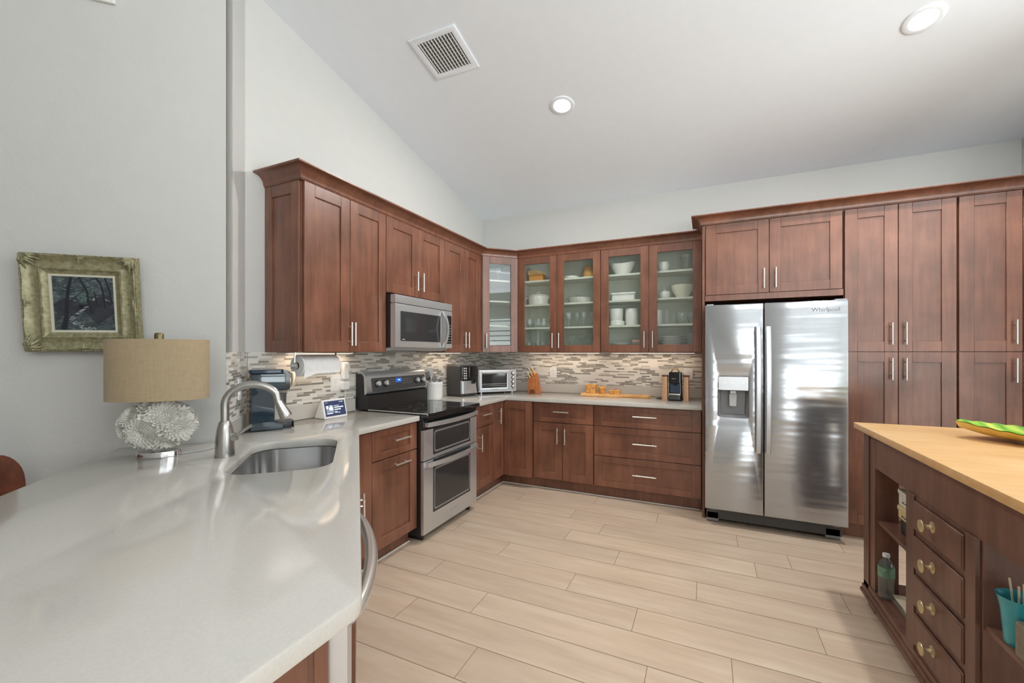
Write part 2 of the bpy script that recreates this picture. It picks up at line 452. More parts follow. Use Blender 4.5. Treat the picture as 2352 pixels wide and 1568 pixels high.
b.add([(x, y, 0) for x, y in pp]+[(x, y, z) for (x, y), z in zip(pp, (za, zb, zb, za))], [(3,2,1,0),(4,5,6,7),(0,1,5,4),(1,2,6,5),(2,3,7,6),(3,0,4,7)]); struct(b, 'wall_pier', 'wall', smooth=False)
wall_poly('wall_diagonal', [(-5.0, PY-PX-5.0), (PX, PY)])
wall_poly('wall_far_left', [(-5.0, -5.0), (-5.0, PY-PX-5.0)])
wall_poly('added_shade_wall', [(.50, -1.5), (-5.0, -1.5)])  # added unseen slab, keeps rear window light off the near counter
wall_poly('wall_right', [(2.17, YW), (2.17, 2.95)])
wall_poly('wall_dining', [(2.17, 2.95), (5.5, 2.95)][::1])
# rear and right walls carry the windows
def win_wall(name, horizontal, a0, a1, c, w0, w1, z0, z1):
    b = MB(); top = 4.05
    for u0, u1, q0, q1 in ((a0, w0, 0, top), (w1, a1, 0, top), (w0, w1, 0, z0), (w0, w1, z1, top)):
        if q1-q0 < .005: continue
        if horizontal: b.box(u0, u1, c-WT, c, q0, min(q1, CEIL(c)+.02))
        else: b.box(c, c+WT, u0, u1, q0, q1)
    struct(b, name, 'wall', smooth=False)
x0, x1, z0, z1, yy = WIN_REAR; win_wall('wall_rear', True, -5, 5.5, yy, x0, x1, z0, z1)
y0_, y1_, z0r, z1r, xx = WIN_RIGHT
b = MB()
for u0, u1, q0, q1 in ((-5, y0_, 0, 3.9), (y1_, 2.95, 0, 3.3), (y0_, y1_, 0, z0r), (y0_, y1_, z1r, 3.2)): b.box(xx, xx+WT, u0, u1, q0, q1)
struct(b, 'wall_far_right', 'wall', smooth=False)
b = MB()
for ya, yb in ((YW+WT, -.3), (-.3, -5.12)):
    za, zb = CEIL(ya), CEIL(yb)
    b.add([(-5.12,ya,za),(5.62,ya,za),(5.62,yb,zb),(-5.12,yb,zb),(-5.12,ya,za+.1),(5.62,ya,za+.1),(5.62,yb,zb+.1),(-5.12,yb,zb+.1)],
          [(0,3,2,1),(4,5,6,7),(0,1,5,4),(1,2,6,5),(2,3,7,6),(3,0,4,7)])
struct(b, 'ceiling', 'ceiling', smooth=False)
M['slat_grey'] = plain('slat_grey', lin(120, 118, 114), .5)
# windows: frames, panes and slatted blinds
def window(name, horizontal, a0, a1, c, z0, z1, n, slat0, pitch=.15):
    f = MB(); T = (lambda u0, u1, d0, d1, q0, q1: f.box(u0, u1, c+d0, c+d1, q0, q1)) if horizontal else (lambda u0, u1, d0, d1, q0, q1: f.box(c-d1, c-d0, u0, u1, q0, q1))
    T(a0, a1, -.06, .0, z0, z0+.06); T(a0, a1, -.06, .0, z1-.06, z1)
    for i in range(n+1):
        u_ = a0+(a1-a0)*i/n; T(max(a0, u_-.05), min(a1, u_+.05), -.06, 0, z0+.06, z1-.06)
    o = struct(f, name, 'white_paint', smooth=False)
    g = MB(); s2 = MB(); q = slat0
    if horizontal: g.box(a0+.05, a1-.05, c-.035, c-.031, z0+.05, z1-.05)
    else: g.box(c+.031, c+.035, a0+.05, a1-.05, z0+.05, z1-.05)
    g.build('glass_pane', 'pane', o, smooth=False)
    while q < z1-.08:
        if horizontal: s2.add([(a0+.05,c+.02,q),(a1-.05,c+.02,q),(a1-.05,c+.075,q+.105),(a0+.05,c+.075,q+.105)], [(0,1,2,3)])
        else: s2.add([(c-.02,a0+.05,q),(c-.02,a1-.05,q),(c-.065,a1-.05,q+.030),(c-.065,a0+.05,q+.030)], [(0,1,2,3)])
        q += pitch
    s2.build('blind', 'slat_grey', o, smooth=False)
window('window_1', True, x0, x1, yy, z0, z1, 3, .95)
window('window_2', False, y0_, y1_, xx, z0r, z1r, 3, .66)

# floor: real plank layout read from the room (rows 0.2056 m, planks 1.226 m)
GJ = {6: .201, 5: -.737, 4: -.946, 3: -.541, 2: -1.278, 1: -.733, 0: -1.56, -1: -1.126, -2: -1.46, -3: -.961}
b = MB(); P_, L_, g_ = .2056, 1.226, .0016; lay = []
XA, XB, YA, YB = -5.1, 5.6, -5.1, 4.60
k = math.floor((YA-2.112)/P_)
while 2.112+k*P_ < YB:
    ya, yb = 2.112+k*P_, 2.112+(k+1)*P_; j0 = GJ.get(k, random.random()*L_)
    x_ = j0-L_*math.ceil((j0-XA)/L_)
    while x_ < XB:
        lay.append((max(x_+g_, XA), min(x_+L_-g_, XB), max(ya+g_, YA), min(yb-g_, YB))); x_ += L_
    k += 1
vs = [(XA, YA, -.0012), (XB, YA, -.0012), (XB, YB, -.0012), (XA, YB, -.0012)]; fs = [(0, 1, 2, 3)]
b.add(vs, fs, 1); b.box(XA, XB, YA, YB, -.06, -.002, 0, 1)
nb = len(b.bm.faces)
for a0, a1, c0, c1 in lay: b.add([(a0, c0, 0), (a1, c0, 0), (a1, c1, 0), (a0, c1, 0)], [(0, 1, 2, 3)], 0)
fl = b.build('floor', ['plank', 'grout'], smooth=False, recalc=False); tag(fl, kind='structure')
at = fl.data.attributes.new('plank', 'FLOAT', 'FACE'); vals = [0.0]*nb+[random.random() for _ in lay]; at.data.foreach_set('value', vals)
# white caulk line along the toe kicks, baseboard on the diagonal wall
b = MB(); b.box(-1.958, -1.950, 1.92, 2.448, 0, .006); b.box(-1.958, -1.950, 3.215, 3.985, 0, .006); b.box(-1.958, -.035, 3.984, 3.992, 0, .006); struct(b, 'trim_1', 'white_paint', smooth=False)
b = MB(); b.tf = Matrix.Translation(((-5+PX)/2, (PY-PX-5+PY)/2, 0)) @ Matrix.Rotation(PI/4, 4, 'Z'); b.box(-1.9, 1.94, -.014, 0, 0, .11); struct(b, 'baseboard_diagonal', 'white_paint', smooth=False)

# ------------------------------------------------------------------ ceiling fixtures
SL = math.atan(.2)
def ceil_light(x_, y_, label, first=[None]):
    z_ = CEIL(y_); rx = -SL if y_ > -.3 else SL
    if first[0] is None:
        r = thing('recessed_light', label, 'ceiling light', (x_, y_, z_), 0, 'recessed ceiling lights')
        b = MB(); b.lathe([(.094, 0), (.094, -.004), (.088, -.007), (.066, -.006), (.062, .0), (.058, .03)], 40); b.build('trim_ring', 'ceiling', r)
        b = MB(); b.lathe([(0, -.003), (.05, -.0032), (.0625, -.0015)], 40); b.build('lens', emis('lamp_lens', (1, .97, .92, 1), 14), r); first[0] = r
    else: r = dup(first[0], (x_, y_, z_), None, label, 'recessed ceiling lights')
    r.rotation_euler = (rx, 0, 0)
    area('lamp', (x_, y_-.004, z_-.02), (rx, 0, 0), .11, .11, LAMP_W, (1, .975, .94), 'DISK', PI)
LAMP_W = 15
ceil_light(-1.009, 3.096, 'round white recessed ceiling light above the glass cabinets')
ceil_light(1.117, 3.145, 'recessed ceiling light near the upper right corner of the photo')
for x_, y_ in ((3.2, -1.6), (1.12, -3.2), (3.2, -3.2)): ceil_light(x_, y_, 'added unseen ceiling light behind the viewpoint')  # invented lamps out of view, added for extra light
v_ = thing('ceiling_vent', 'white rectangular louvred air vent in the sloping ceiling', 'vent', (-1.621, 2.408, CEIL(2.408)), 0); v_.rotation_euler = (-SL, 0, 0)
b = MB(); b.plate([(-.178, -.168), (.178, -.168), (.178, .168), (-.178, .168)], [[(-.135, -.125), (.135, -.125), (.135, .125), (-.135, .125)][::-1]], -.010, -.001, .004); b.build('frame', 'ceiling', v_)
b = MB(); b.box(-.135, .135, -.125, .125, -.003, -.001); b.build('gap_shade', 'dark_grey', v_, smooth=False)  # thin dark sheet, paints the shade in the gaps between the slats
for i in range(11):
    b = MB(); q = -.135+.27*(i+.5)/11; b.box(q-.003, q+.003, -.125, .125, -.010, -.004)
    b.build('slat', 'white_paint', v_, smooth=False)
for i in range(10):
    b = MB(); q = -.125+.25*(i+.5)/10; b.box(-.135, .135, q-.006, q+.006, -.0065, -.0035); b.build('rear_slat', 'grey', v_, smooth=False)
DW = lambda q: ((q*R2-(PY-PX))/2, (q*R2+(PY-PX))/2)       # point on the diagonal wall at q
x_, y_ = DW(-1.25)
v_ = thing('wall_register', 'white return-air grille high on the diagonal wall', 'vent', (x_, y_, 3.0), PI/4)
b = MB(); b.box(-.18, .18, -.022, -.001, 0, .30, .004); b.build('frame', 'white_paint', v_)
for i in range(9):
    b = MB(); b.box(-.15, .15, -.028, -.022, .03+i*.028, .045+i*.028); b.build('louvre', 'white_paint', v_, smooth=False)
# ------------------------------------------------------------------ cabinets
def shaker(b, x0, x1, z0, z1, yb, th=.02, st_=.07, rail=.07, glass_=False, bev=.0014):
    """frame-and-panel front; yb = back plane, front at yb-th (facing -y)"""
    f = yb-th
    b.box(x0, x0+st_, f, yb, z0, z1, bev); b.box(x1-st_, x1, f, yb, z0, z1, bev)
    b.box(x0+st_, x1-st_, f, yb, z0, z0+rail, bev); b.box(x0+st_, x1-st_, f, yb, z1-rail, z1, bev)
    if not glass_: b.box(x0+st_-.003, x1-st_+.003, f+.009, yb-.002, z0+rail-.003, z1-rail+.003)
def handle(parent, x, z, y, L=.155, vert=True, r=.006, so=.032):
    b = MB(); yy = y-so
    if vert:
        b.cyl((x, yy, z-L/2), (x, yy, z+L/2), r, 12)
        for d in (-.32, .32): b.cyl((x, y+.001, z+d*L), (x, yy, z+d*L), r*.75, 8)
    else:
        b.cyl((x-L/2, yy, z), (x+L/2, yy, z), r, 12)
        for d in (-.32, .32): b.cyl((x+d*L, y+.001, z), (x+d*L, yy, z), r*.75, 8)
    return b.build('handle', 'nickel', parent)
def cabinet(name, label, cat, loc, rz, W, D, z0, z1, doors=(), drawers=(), toe=False, open_box=False, shelves=(), filler=(), top_rail=None, group=None, x_in=0):
    """local frame: x along the run, back at y=0, carcass front at y=-D, fronts 2 cm proud"""
    r = thing(name, label, cat, loc, rz, group)
    b = MB(); zb = z0+(.115 if toe else 0); p = .018; im = 0
    if open_box:
        b.box(0, p, -D, 0, zb, z1, 0, 1); b.box(W-p, W, -D, 0, zb, z1, 0, 1); b.box(p, W-p, -D, 0, zb, zb+p, 0, 1); b.box(p, W-p, -D, 0, z1-p, z1, 0, 1); b.box(p, W-p, -.008, 0, zb+p, z1-p, 0, 1)
        b.box(-.0005, 0, -D, 0, zb, z1, 0, 0); b.box(W, W+.0005, -D, 0, zb, z1, 0, 0); b.box(0, W, -D, 0, zb-.0006, zb, 0, 0)
        b.box(0, .03, -D-.0006, -D, zb, z1, 0, 0); b.box(W-.03, W, -D-.0006, -D, zb, z1, 0, 0); b.box(.03, W-.03, -D-.0006, -D, zb, zb+.025, 0, 0); b.box(.03, W-.03, -D-.0006, -D, z1-.04, z1, 0, 0)
    elif toe:
        b.box(0, p, -D, 0, zb, z1); b.box(W-p, W, -D, 0, zb, z1); b.box(p, W-p, -D, 0, zb, zb+p); b.box(p, W-p, -.01, 0, zb, z1)
        b.box(p, W-p, -D, -D+p, z1-.04, z1); b.box(p, W-p, -D+.001, -D+.004, zb+p, z1-.04)
    else: b.box(0, W, -D, 0, zb, z1, .001)
    b.build('carcass', ['wood', 'interior'], r, smooth=False)
    if toe:
        b = MB(); b.box(0, W, -D+.058, -D+.076, 0.002, zb); b.build('toe_kick', 'wood', r, smooth=False)
    for f0, f1, q0, q1 in filler:
        b = MB(); b.box(f0, f1, -D-.02, -D, q0, q1, .001); b.build('filler_strip', 'wood', r)
    for s_ in shelves:
        b = MB(); b.box(p+.001, W-p-.001, -D+.025, -.009, s_-.018, s_); b.build('shelf', 'interior', r, smooth=False)
    for d in doors:
        x0_, x1_, q0, q1, hx, hz = d[:6]; gl = len(d) > 6 and d[6]
        b = MB(); shaker(b, x0_, x1_, q0, q1, -D-.001, .02, .075, .072, gl); o = b.build('door', 'wood', r)
        if gl:
            b = MB(); b.box(x0_+.07, x1_-.07, -D-.013, -D-.010, q0+.07, q1-.07); b.build('glass_pane', 'pane_rain', o, smooth=False)
        if hx is not None: handle(o, hx, hz, -D-.021)
    for d in drawers:
        x0_, x1_, q0, q1, hx, hl = d
        b = MB(); shaker(b, x0_, x1_, q0, q1, -D-.001, .02, .075, .058 if q1-q0 > .2 else .045); o = b.build('drawer', 'wood', r)
        handle(o, hx, (q0+q1)/2+(.012 if q1-q0 < .2 else 0), -D-.021, hl, False)
    return r
UB, UT, DT = 1.368, 2.40, 2.386           # wall cabinets: bottom, carcass top, door top
G = .0018
LD = .304                                 # wall cabinet carcass depth
# left run (faces +x): local x = world y
def left(y): return (XW+.001, y, 0)
c_ = cabinet('wall_cabinet', 'tall two-door wall cabinet at the near end of the left run', 'cabinet', left(1.738), PI/2, .706, LD, UB, UT,
        [(.006, .358-G, UB, DT, .344, 1.488), (.358+G, .706-G, UB, DT, .376, 1.488)], group='reddish brown wall cabinets')
b = MB()                                   # framed end panel on the exposed side
b.tf = Matrix(((0, 1, 0, 0), (1, 0, 0, 0), (0, 0, 1, 0), (0, 0, 0, 1)))
def end_panel(parent, q0, q1, D, side=-1):
    b = MB(); y_a, y_b = -D, 0
    m = Matrix(((0, 1, 0, 0), (1, 0, 0, 0), (0, 0, 1, 0), (0, 0, 0, 1)))
    t = MB(); shaker(t, y_a+.004, y_b-.001, q0, q1, -.0005, .016, .062, .07)
    tmp = bpy.data.meshes.new('t'); t.bm.to_mesh(tmp); t.bm.free(); k = bmesh.new(); k.from_mesh(tmp); bpy.data.meshes.remove(tmp)
    b.merge(k, 0, m); return b.build('end_panel', 'wood', parent)
end_panel(c_, UB, DT, LD)
cabinet('wall_cabinet', 'short two-door wall cabinet directly above the microwave', 'cabinet', left(2.446), PI/2, .766, LD, 1.815, UT,
        [(G, .380-G, 1.818, DT, .342, 1.945), (.380+G, .766-G, 1.818, DT, .418, 1.945)], group='reddish brown wall cabinets')
cabinet('wall_cabinet', 'narrow two-door wall cabinet between the microwave and the corner glass cabinet', 'cabinet', left(3.214), PI/2, .694, LD, UB, UT,
        [(G, .345-G, UB, DT, .322, 1.488), (.345+G, .655, UB, DT, .385, 1.488)], filler=[(.658, .694, UB, DT)], group='reddish brown wall cabinets')
# diagonal corner cabinet
r = thing('corner_wall_cabinet', 'diagonal corner wall cabinet with a single narrow glass door', 'cabinet', (-2.023, 4.053, 0), PI/4, 'reddish brown wall cabinets')
HW = .198; m_ = Matrix.Rotation(-PI/4, 4, 'Z') @ Matrix.Translation((2.023, -4.053, 0))
def wl(x, y): v = m_ @ Vector((x, y, 0)); return (v.x, v.y)
fp = [(-2.185, 3.911), (-1.881, 4.215), (-1.881, YW-.002), (XW+.002, YW-.002), (XW+.002, 3.911)]
b = MB(); P5 = [wl(*q) for q in fp]
for q0, q1, mi in ((UB, UB+.018, 1), (UT-.018, UT, 1)): b.prism(P5, q0, q1, mi)
for i in range(1, 5):
    a, c2 = P5[i], P5[(i+1) % 5]; d = (Vector(c2)-Vector(a)).normalized(); n = Vector((-d.y, d.x))*.012
    b.prism([a, c2, (c2[0]+n.x, c2[1]+n.y), (a[0]+n.x, a[1]+n.y)], UB+.018, UT-.018, 1)
b.build('carcass', ['wood', 'interior'], r, smooth=False)
for s_ in (2.15, 1.925, 1.66):
    b = MB(); b.prism(inset(P5, .016), s_-.016, s_, 0); b.build('shelf', 'interior', r, smooth=False)
b = MB(); shaker(b, -HW, HW, UB, DT, -.001, .02, .078, .072, True); o = b.build('door', 'wood', r)
b = MB(); b.box(-HW+.073, HW-.073, -.013, -.010, UB+.07, DT-.07); b.build('glass_pane', 'pane_rain', o, smooth=False)
handle(o, -HW+.036, 1.488, -.021)
# back run glass cabinets (face -y)
sh = [1.636, 1.886, 2.145]
cabinet('glass_wall_cabinet', 'two-door glass-front wall cabinet holding the white lidded pot and stemware', 'cabinet', (-1.872, YW-.001, 0), 0, .908, LD, UB, UT,
        [(G, .447-G, UB, DT, .405, 1.49, True), (.447+G, .905, UB, DT, .477, 1.49, True)], open_box=True, shelves=sh, group='reddish brown wall cabinets')
cabinet('glass_wall_cabinet', 'two-door glass-front wall cabinet holding bowls and plate stacks next to the refrigerator', 'cabinet', (-.962, YW-.001, 0), 0, .925, LD, UB, UT,
        [(G, .460-G, UB, DT, .420, 1.49, True), (.460+G, .922, UB, DT, .497, 1.49, True)], open_box=True, shelves=sh, group='reddish brown wall cabinets')
# base cabinets
BD = .585; BT = .874
cabinet('base_cabinet', 'drawer-over-door base cabinet just left of the range', 'cabinet', left(1.86), PI/2, .588, BD, 0, BT,
        [(.142, .586, .122, .672, .40, .62-.0)], [(.142, .586, .678, BT-.008, .395, .155)], True, filler=[(.0, .139, .122, BT-.008)], group='reddish brown base cabinets') if 0 else None
def base(label, loc, rz, W, **kw): return cabinet('base_cabinet', label, 'cabinet', loc, rz, W, BD, 0, BT, toe=True, group='reddish brown base cabinets', **kw)
c_ = base('drawer-over-door base cabinet just left of the range', left(1.862), PI/2, .584, drawers=[(.142, .582, .680, BT-.006, .40, .155)], filler=[(.0, .139, .122, BT-.006)])
b = MB(); shaker(b, .142, .582, .112, .674, -BD-.001, .02, .075, .072); o = b.build('door', 'wood', c_); handle(o, .40, .622, -BD-.021, .155, False)
base('narrow drawer-over-door base cabinet just right of the range', left(3.218), PI/2, .418, doors=[(.075, .414, .118, .674, .136, .54)], drawers=[(.075, .414, .680, BT-.006, .24, .155)], filler=[(.0, .072, .118, BT-.006)])
# corner base with folding doors on both runs
r = thing('corner_base_cabinet', 'corner base cabinet with folded doors meeting in the inside corner', 'cabinet', (XW+.001, 3.640, 0), PI/2, 'reddish brown base cabinets')
Lc = YW-.002-3.640
b = MB(); b.prism([(.001, -BD), (.245, -BD), (.245, -.908), (Lc, -.908), (Lc, -.002), (.001, -.002)], .115, BT); b.build('carcass', 'wood', r, smooth=False)
b = MB(); b.box(.001, .352, -BD+.058, -BD+.076, .002, .115); b.box(.352, .370, -.908, -BD+.076, .002, .115); b.build('toe_kick', 'wood', r, smooth=False)
b = MB(); shaker(b, .002, .228, .118, BT-.006, -BD-.001, .02, .06, .072); o = b.build('door', 'wood', r); handle(o, .10, .733, -BD-.021)
b = MB(); m = Matrix.Translation((0, 0, 0)) @ Matrix(((0, -1, 0, .2438), (-1, 0, 0, 0), (0, 0, 1, 0), (0, 0, 0, 1)))
t = MB(); shaker(t, BD+.025, .905, .118, BT-.006, 0, .02, .06, .072); tmp = bpy.data.meshes.new('t'); t.bm.to_mesh(tmp); t.bm.free(); k = bmesh.new(); k.from_mesh(tmp); bpy.data.meshes.remove(tmp)
b.merge(k, 0, Matrix(((1, 0, 0, 0), (0, 1, 0, 0), (0, 0, 1, 0), (0, 0, 0, 1))) @ Matrix(((0, 1, 0, .2445), (-1, 0, 0, 0), (0, 0, 1, 0), (0, 0, 0, 1)))); b.build('door', 'wood', r)
def back(x): return (x, YW-.001, 0)
base('base cabinet with one drawer over two doors on the back run', back(-1.578), 0, .612, doors=[(.004, .306-G, .118, .674, .26, .552), (.306+G, .608, .118, .674, .337, .552)], drawers=[(.004, .608, .680, BT-.006, .298, .155)])
base('wide three-drawer base cabinet beside the refrigerator panel', back(-.964), 0, .925, drawers=[(.004, .922, .680, BT-.006, .462, .205), (.004, .922, .404, .675, .462, .205), (.004, .922, .118, .399, .460, .205)])
# crown mouldings
def crown(name, label, path, z0, prof):
    n = len(path); V = [Vector(p) for p in path]; off = []
    for i in range(n):
        ns = []
        if i > 0: d = (V[i]-V[i-1]).normalized(); ns.append(Vector((d.y, -d.x)))
        if i < n-1: d = (V[i+1]-V[i]).normalized(); ns.append(Vector((d.y, -d.x)))
        m = sum(ns, Vector((0, 0))).normalized(); off.append(m/m.dot(ns[0]))
    b = MB()
    for i in range(n-1):
        vs = []; k = len(prof)
        for j in (i, i+1):
            for o_, z_ in prof: p = V[j]+off[j]*o_; vs.append((p.x, p.y, z0+z_))
        fs = [(a, (a+1) % k, k+(a+1) % k, k+a) for a in range(k)]+[tuple(range(k-1, -1, -1)), tuple(range(k, 2*k))]
        b.add(vs, fs)
    return tag(b.build(name, 'wood', smooth=True, ang=28), label, 'molding')
CP = [(-.018, 0), (.004, 0), (.006, .006), (.010, .008)]+[(.010+.056*(1-math.cos(a)), .008+.058*math.sin(a)) for a in [PI/2*i/8 for i in range(1, 9)]]+[(.072, .066), (.076, .070), (.076, .078), (-.018, .078)]
crown('crown_molding', 'dark crown molding running along the tops of the left and glass-door wall cabinets', [(XW+.002, 1.722), (-2.165, 1.722), (-2.165, 3.909), (-1.879, 4.195), (-.036, 4.195)], DT, CP)
crown('crown_molding', 'dark crown molding along the top of the tall refrigerator and pantry cabinets', [(-.034, 4.117), (-.034, 3.818), (2.166, 3.818)], 2.412, [(o_*1.06, z_*.9) for o_, z_ in CP])
# tall run
TD = .678
pn = MB(); pn.box(-.033, -.014, 3.822, YW-.002, .002, 2.41, .001); c_ = cabinet('wall_cabinet', 'two-door cabinet directly above the refrigerator', 'cabinet', (-.012, YW-.001, 0), 0, .924, TD, 1.786, 2.412,
        [(.006, .456-G, 1.836, 2.41, .418, 1.945), (.456+G, .918, 1.836, 2.41, .497, 1.945)], filler=[(.001, .923, 1.786, 1.832)], group='reddish brown wall cabinets')
pn.tf = Matrix(); o = pn.build('side_panel', 'wood', c_); o.data.transform(Matrix.Translation((.012, -YW+.001, 0)))
def pantry(label, x, W, hs, single=False):
    q = 1.370
    if single: ds = [(.006, W-.008, .118, q-.002, W-.046, 1.25), (.006, W-.008, q+.002, 2.41, W-.046, 1.497)]
    else: ds = [(.004, W/2-G, .118, q-.002, hs[0], 1.25), (W/2+G, W-.004, .118, q-.002, hs[1], 1.25), (.004, W/2-G, q+.002, 2.41, hs[0], 1.497), (W/2+G, W-.004, q+.002, 2.41, hs[1], 1.497)]
    return cabinet('pantry_cabinet', label, 'cabinet', (x, YW-.001, 0), 0, W, TD, 0, 2.412, ds, toe=True, group='tall pantry cabinets')
pantry('tall four-door pantry cabinet right next to the refrigerator', .916, .614, (.266, .342))
pantry('tall pantry cabinet at the far right, cut by the frame edge', 1.534, .615, (.266, .345))

# ------------------------------------------------------------------ countertops
def counter(name, label, outer, holes, radii=None):
    pts = rounded_poly(outer, radii, 8) if radii else outer
    r = thing(name, label, 'countertop', (0, 0, 0))
    b = MB(); b.plate(pts, holes, .876, .914, .005); b.build('slab', 'quartz', r, ang=30); return r
SS0, SS1, TT0, TT1 = 1.80, 2.408, -.475, -.098        # sink opening along / across the peninsula
sink_st = rounded_poly([(SS0, TT0), (SS1, TT0), (SS1, TT1), (SS0, TT1)], [.10, .10, .10, .10], 8)
hole = [st(*q) for q in sink_st]
e_ = .0015
outer = [(XW+e_, 2.446), (XW+e_, PCY+.004), (PX+.005, PY), (-2.517, 1.0205), (-.580, -.917), (-.580, .590), (-1.860, 1.870), (-1.860, 2.446)]
c1 = counter('countertop', 'cream quartz counter with the sink, wrapping from the range out into the angled peninsula', outer, [hole], [0, 0, 0, 0, .05, .055, 0, 0])
outer2 = [(XW+e_, 3.217), (-1.860, 3.217), (-1.860, 3.872), (-.036, 3.872), (-.036, YW-e_), (XW+e_, YW-e_)]
c2 = counter('countertop', 'cream quartz counter running from the range around the back corner to the refrigerator panel', outer2, [])
def slab(parent, L, loc, rz, x0=0):
    b = MB(); b.tf = Matrix.Translation(loc) @ Matrix.Rotation(rz, 4, 'Z'); b.box(x0, L, -.02, -.0005, .9145, 1.012, .003); b.build('upstand', 'quartz', parent)
slab(c1, 2.445-PCY-.022, (XW+.001, PCY+.022, 0), PI/2)
dl = math.hypot(XW-PX, PCY-PY); ap = math.atan2(PCY-PY, XW-PX)
slab(c1, dl-.022, (PX+.0008, PY+.0008, 0), ap, .004)
slab(c2, 1.30-.022, (XW+.001, 3.219, 0), PI/2); slab(c2, 2.449, (XW+.001, YW-.001, 0), 0)
# mosaic backsplashes
def tiles(label, W, loc, rz):
    b = MB(); b.box(0, W, -.008, -.0006, 1.013, 1.366); o = b.build('tile_backsplash', 'tile', smooth=False); o.location = loc; o.rotation_euler = (0, 0, rz); tag(o, label, 'backsplash', 'mosaic backsplash'); return o
tiles('grey and cream strip mosaic along the left wall behind the coffee maker and range', YW-.010-1.612, (XW, 1.612, 0), PI/2)
tiles('beige strip mosaic on the back wall between corner and refrigerator', 2.449, (XW, YW, 0), 0)
tiles('narrow strip of mosaic on the short angled wall beside the faucet', dl-.010, (PX, PY, 0), ap)

# ------------------------------------------------------------------ peninsula: sink base, dishwasher, back panel, sink, faucet
PR = 3*PI/4                                            # local x = s direction, local -y = +t (inner face)
def pen(s_, t_=-.63): x, y = st(s_, t_); return (x, y, 0)
BD2 = .585
r = thing('sink_base_cabinet', 'sink base cabinet with two doors on the angled inner side of the peninsula', 'cabinet', pen(1.492, -.613), PR, 'reddish brown base cabinets')
Wk = .930
b = MB(); b.box(0, .018, -BD2, 0, .115, BT); b.box(Wk-.018, Wk, -BD2, 0, .115, BT); b.box(.018, Wk-.018, -BD2, 0, .115, .133); b.box(.018, Wk-.018, -BD2, -BD2+.003, .133, BT-.001)
b.box(Wk, 1.118, -BD2-.02, -BD2+.0, .115, BT); b.build('carcass', 'wood', r, smooth=False)
b = MB(); b.box(0, 1.15, -BD2+.058, -BD2+.076, .002, .115); b.build('toe_kick', 'wood', r, smooth=False)
for x0_, x1_, hx in ((.004, Wk/2-G, Wk/2-.04), (Wk/2+G, Wk-.004, Wk/2+.04)):
    b = MB(); shaker(b, x0_, x1_, .118, BT-.006, -BD2-.001, .02, .075, .072); o = b.build('door', 'wood', r); handle(o, hx, .655, -BD2-.021)
r = thing('peninsula_panel', 'brown end and back panels carrying the overhanging end of the peninsula counter', 'panel', pen(.842), PR)
b = MB(); b.box(0, .018, -BD2+.006, .02, .002, BT, .001); b.box(-.005, 0, -BD2+.006, -BD2+.030, .002, BT, .001); b.box(-.005, 0, -BD2+.040, .0, .002, BT, .001); b.build('end_panel', 'wood', r)
b = MB(); b.box(.018, 1.58, .002, .02, .002, BT, .001); b.build('rear_panel', 'wood', r)
r = thing('dishwasher', 'stainless dishwasher with a bowed bar handle under the peninsula counter end', 'dishwasher', pen(.870), PR)
b = MB(); b.box(.0, .60, -BD2+.02, -.02, .10, BT-.006); b.box(.0, .60, -BD2+.06, -BD2+.08, .004, .10); b.build('tub', 'black', r, smooth=False)
b = MB(); b.rbox(-.006, .60, -BD2-.026, -BD2+.006, .12, BT-.008, .004, axis='x'); b.build('door', 'steel', r)
b = MB(); pts = []; 
for i in range(25):
    a = i/24; pts.append((.02+.56*a, -BD2-.026-.052*math.sin(PI*a)**.6, .842))
b.tube(pts, .016, 12, flat=1.0); b.build('handle', 'nickel', r)
# sink basin
r = thing('sink', 'undermount stainless sink basin set into the cream counter', 'sink', st(0, 0)+(0,), PR-PI)
def stl(p): x, y = st(*p); m2 = Matrix.Rotation(-(PR-PI), 2); return tuple(m2 @ Vector((x, y)))
b = MB(); lo = [stl(q) for q in sink_st]; n = len(lo); vs = []; fs = []
ex = inset(lo, -.012); L0 = [(ex, .8752), (inset(lo, .004), .8752), (inset(lo, .008), .74), (inset(lo, .018), .70), (inset(lo, .05), .69)]
for P, z in L0: vs += [(p[0], p[1], z) for p in P]
for k in range(len(L0)-1):
    for i in range(n): j = (i+1) % n; fs.append((k*n+i, k*n+j, (k+1)*n+j, (k+1)*n+i))
fs.append(tuple(range((len(L0)-1)*n, len(L0)*n))); b.add(vs, fs); b.build('basin', 'sink_steel', r, ang=50)
cx, cy = stl(((SS0+SS1)/2, (TT0+TT1)/2)); b = MB(); b.lathe([(0, .692), (.03, .692), (.034, .6945), (.045, .693), (.046, .6905)], 24, 0, Matrix.Translation((cx, cy, 0))); b.build('drain', 'chrome', r)
# faucet: plane s = 2.143, spout towards +t
fx, fy = st(2.143, -.542)
r = thing('faucet', 'brushed steel gooseneck pull-down faucet behind the sink', 'faucet', (fx, fy, .9145), PI/4)   # local x = +t
b = MB(); b.lathe([(0, 0), (.0375, 0), (.0375, .004), (.0365, .05), (.034, .09), (.029, .125), (.0225, .148), (.019, .153), (0, .153)], 28); b.build('body', 'faucet_steel', r)
b = MB(); pts = [(0, 0, .15), (0, 0, .20), (.000, 0, .222)]
for i in range(1, 15):
    a = PI-(PI*.83)*i/14; pts.append((.106+.106*math.cos(a), 0, .222+.087*math.sin(a)))
pts.append((.208, 0, .238-.02)); b.tube(pts, .0165, 16); b.build('spout', 'faucet_steel', r)
b = MB(); m = Matrix.Translation((.203, 0, .233)) @ Matrix.Rotation(math.radians(180-25), 4, 'Y')
b.lathe([(0, 0), (.0165, 0), (.0172, .004), (.0180, .012), (.023, .05), (.0265, .075), (.0262, .080), (.022, .082), (0, .082)], 24, 0, m); b.build('spray_head', 'faucet_steel', r)
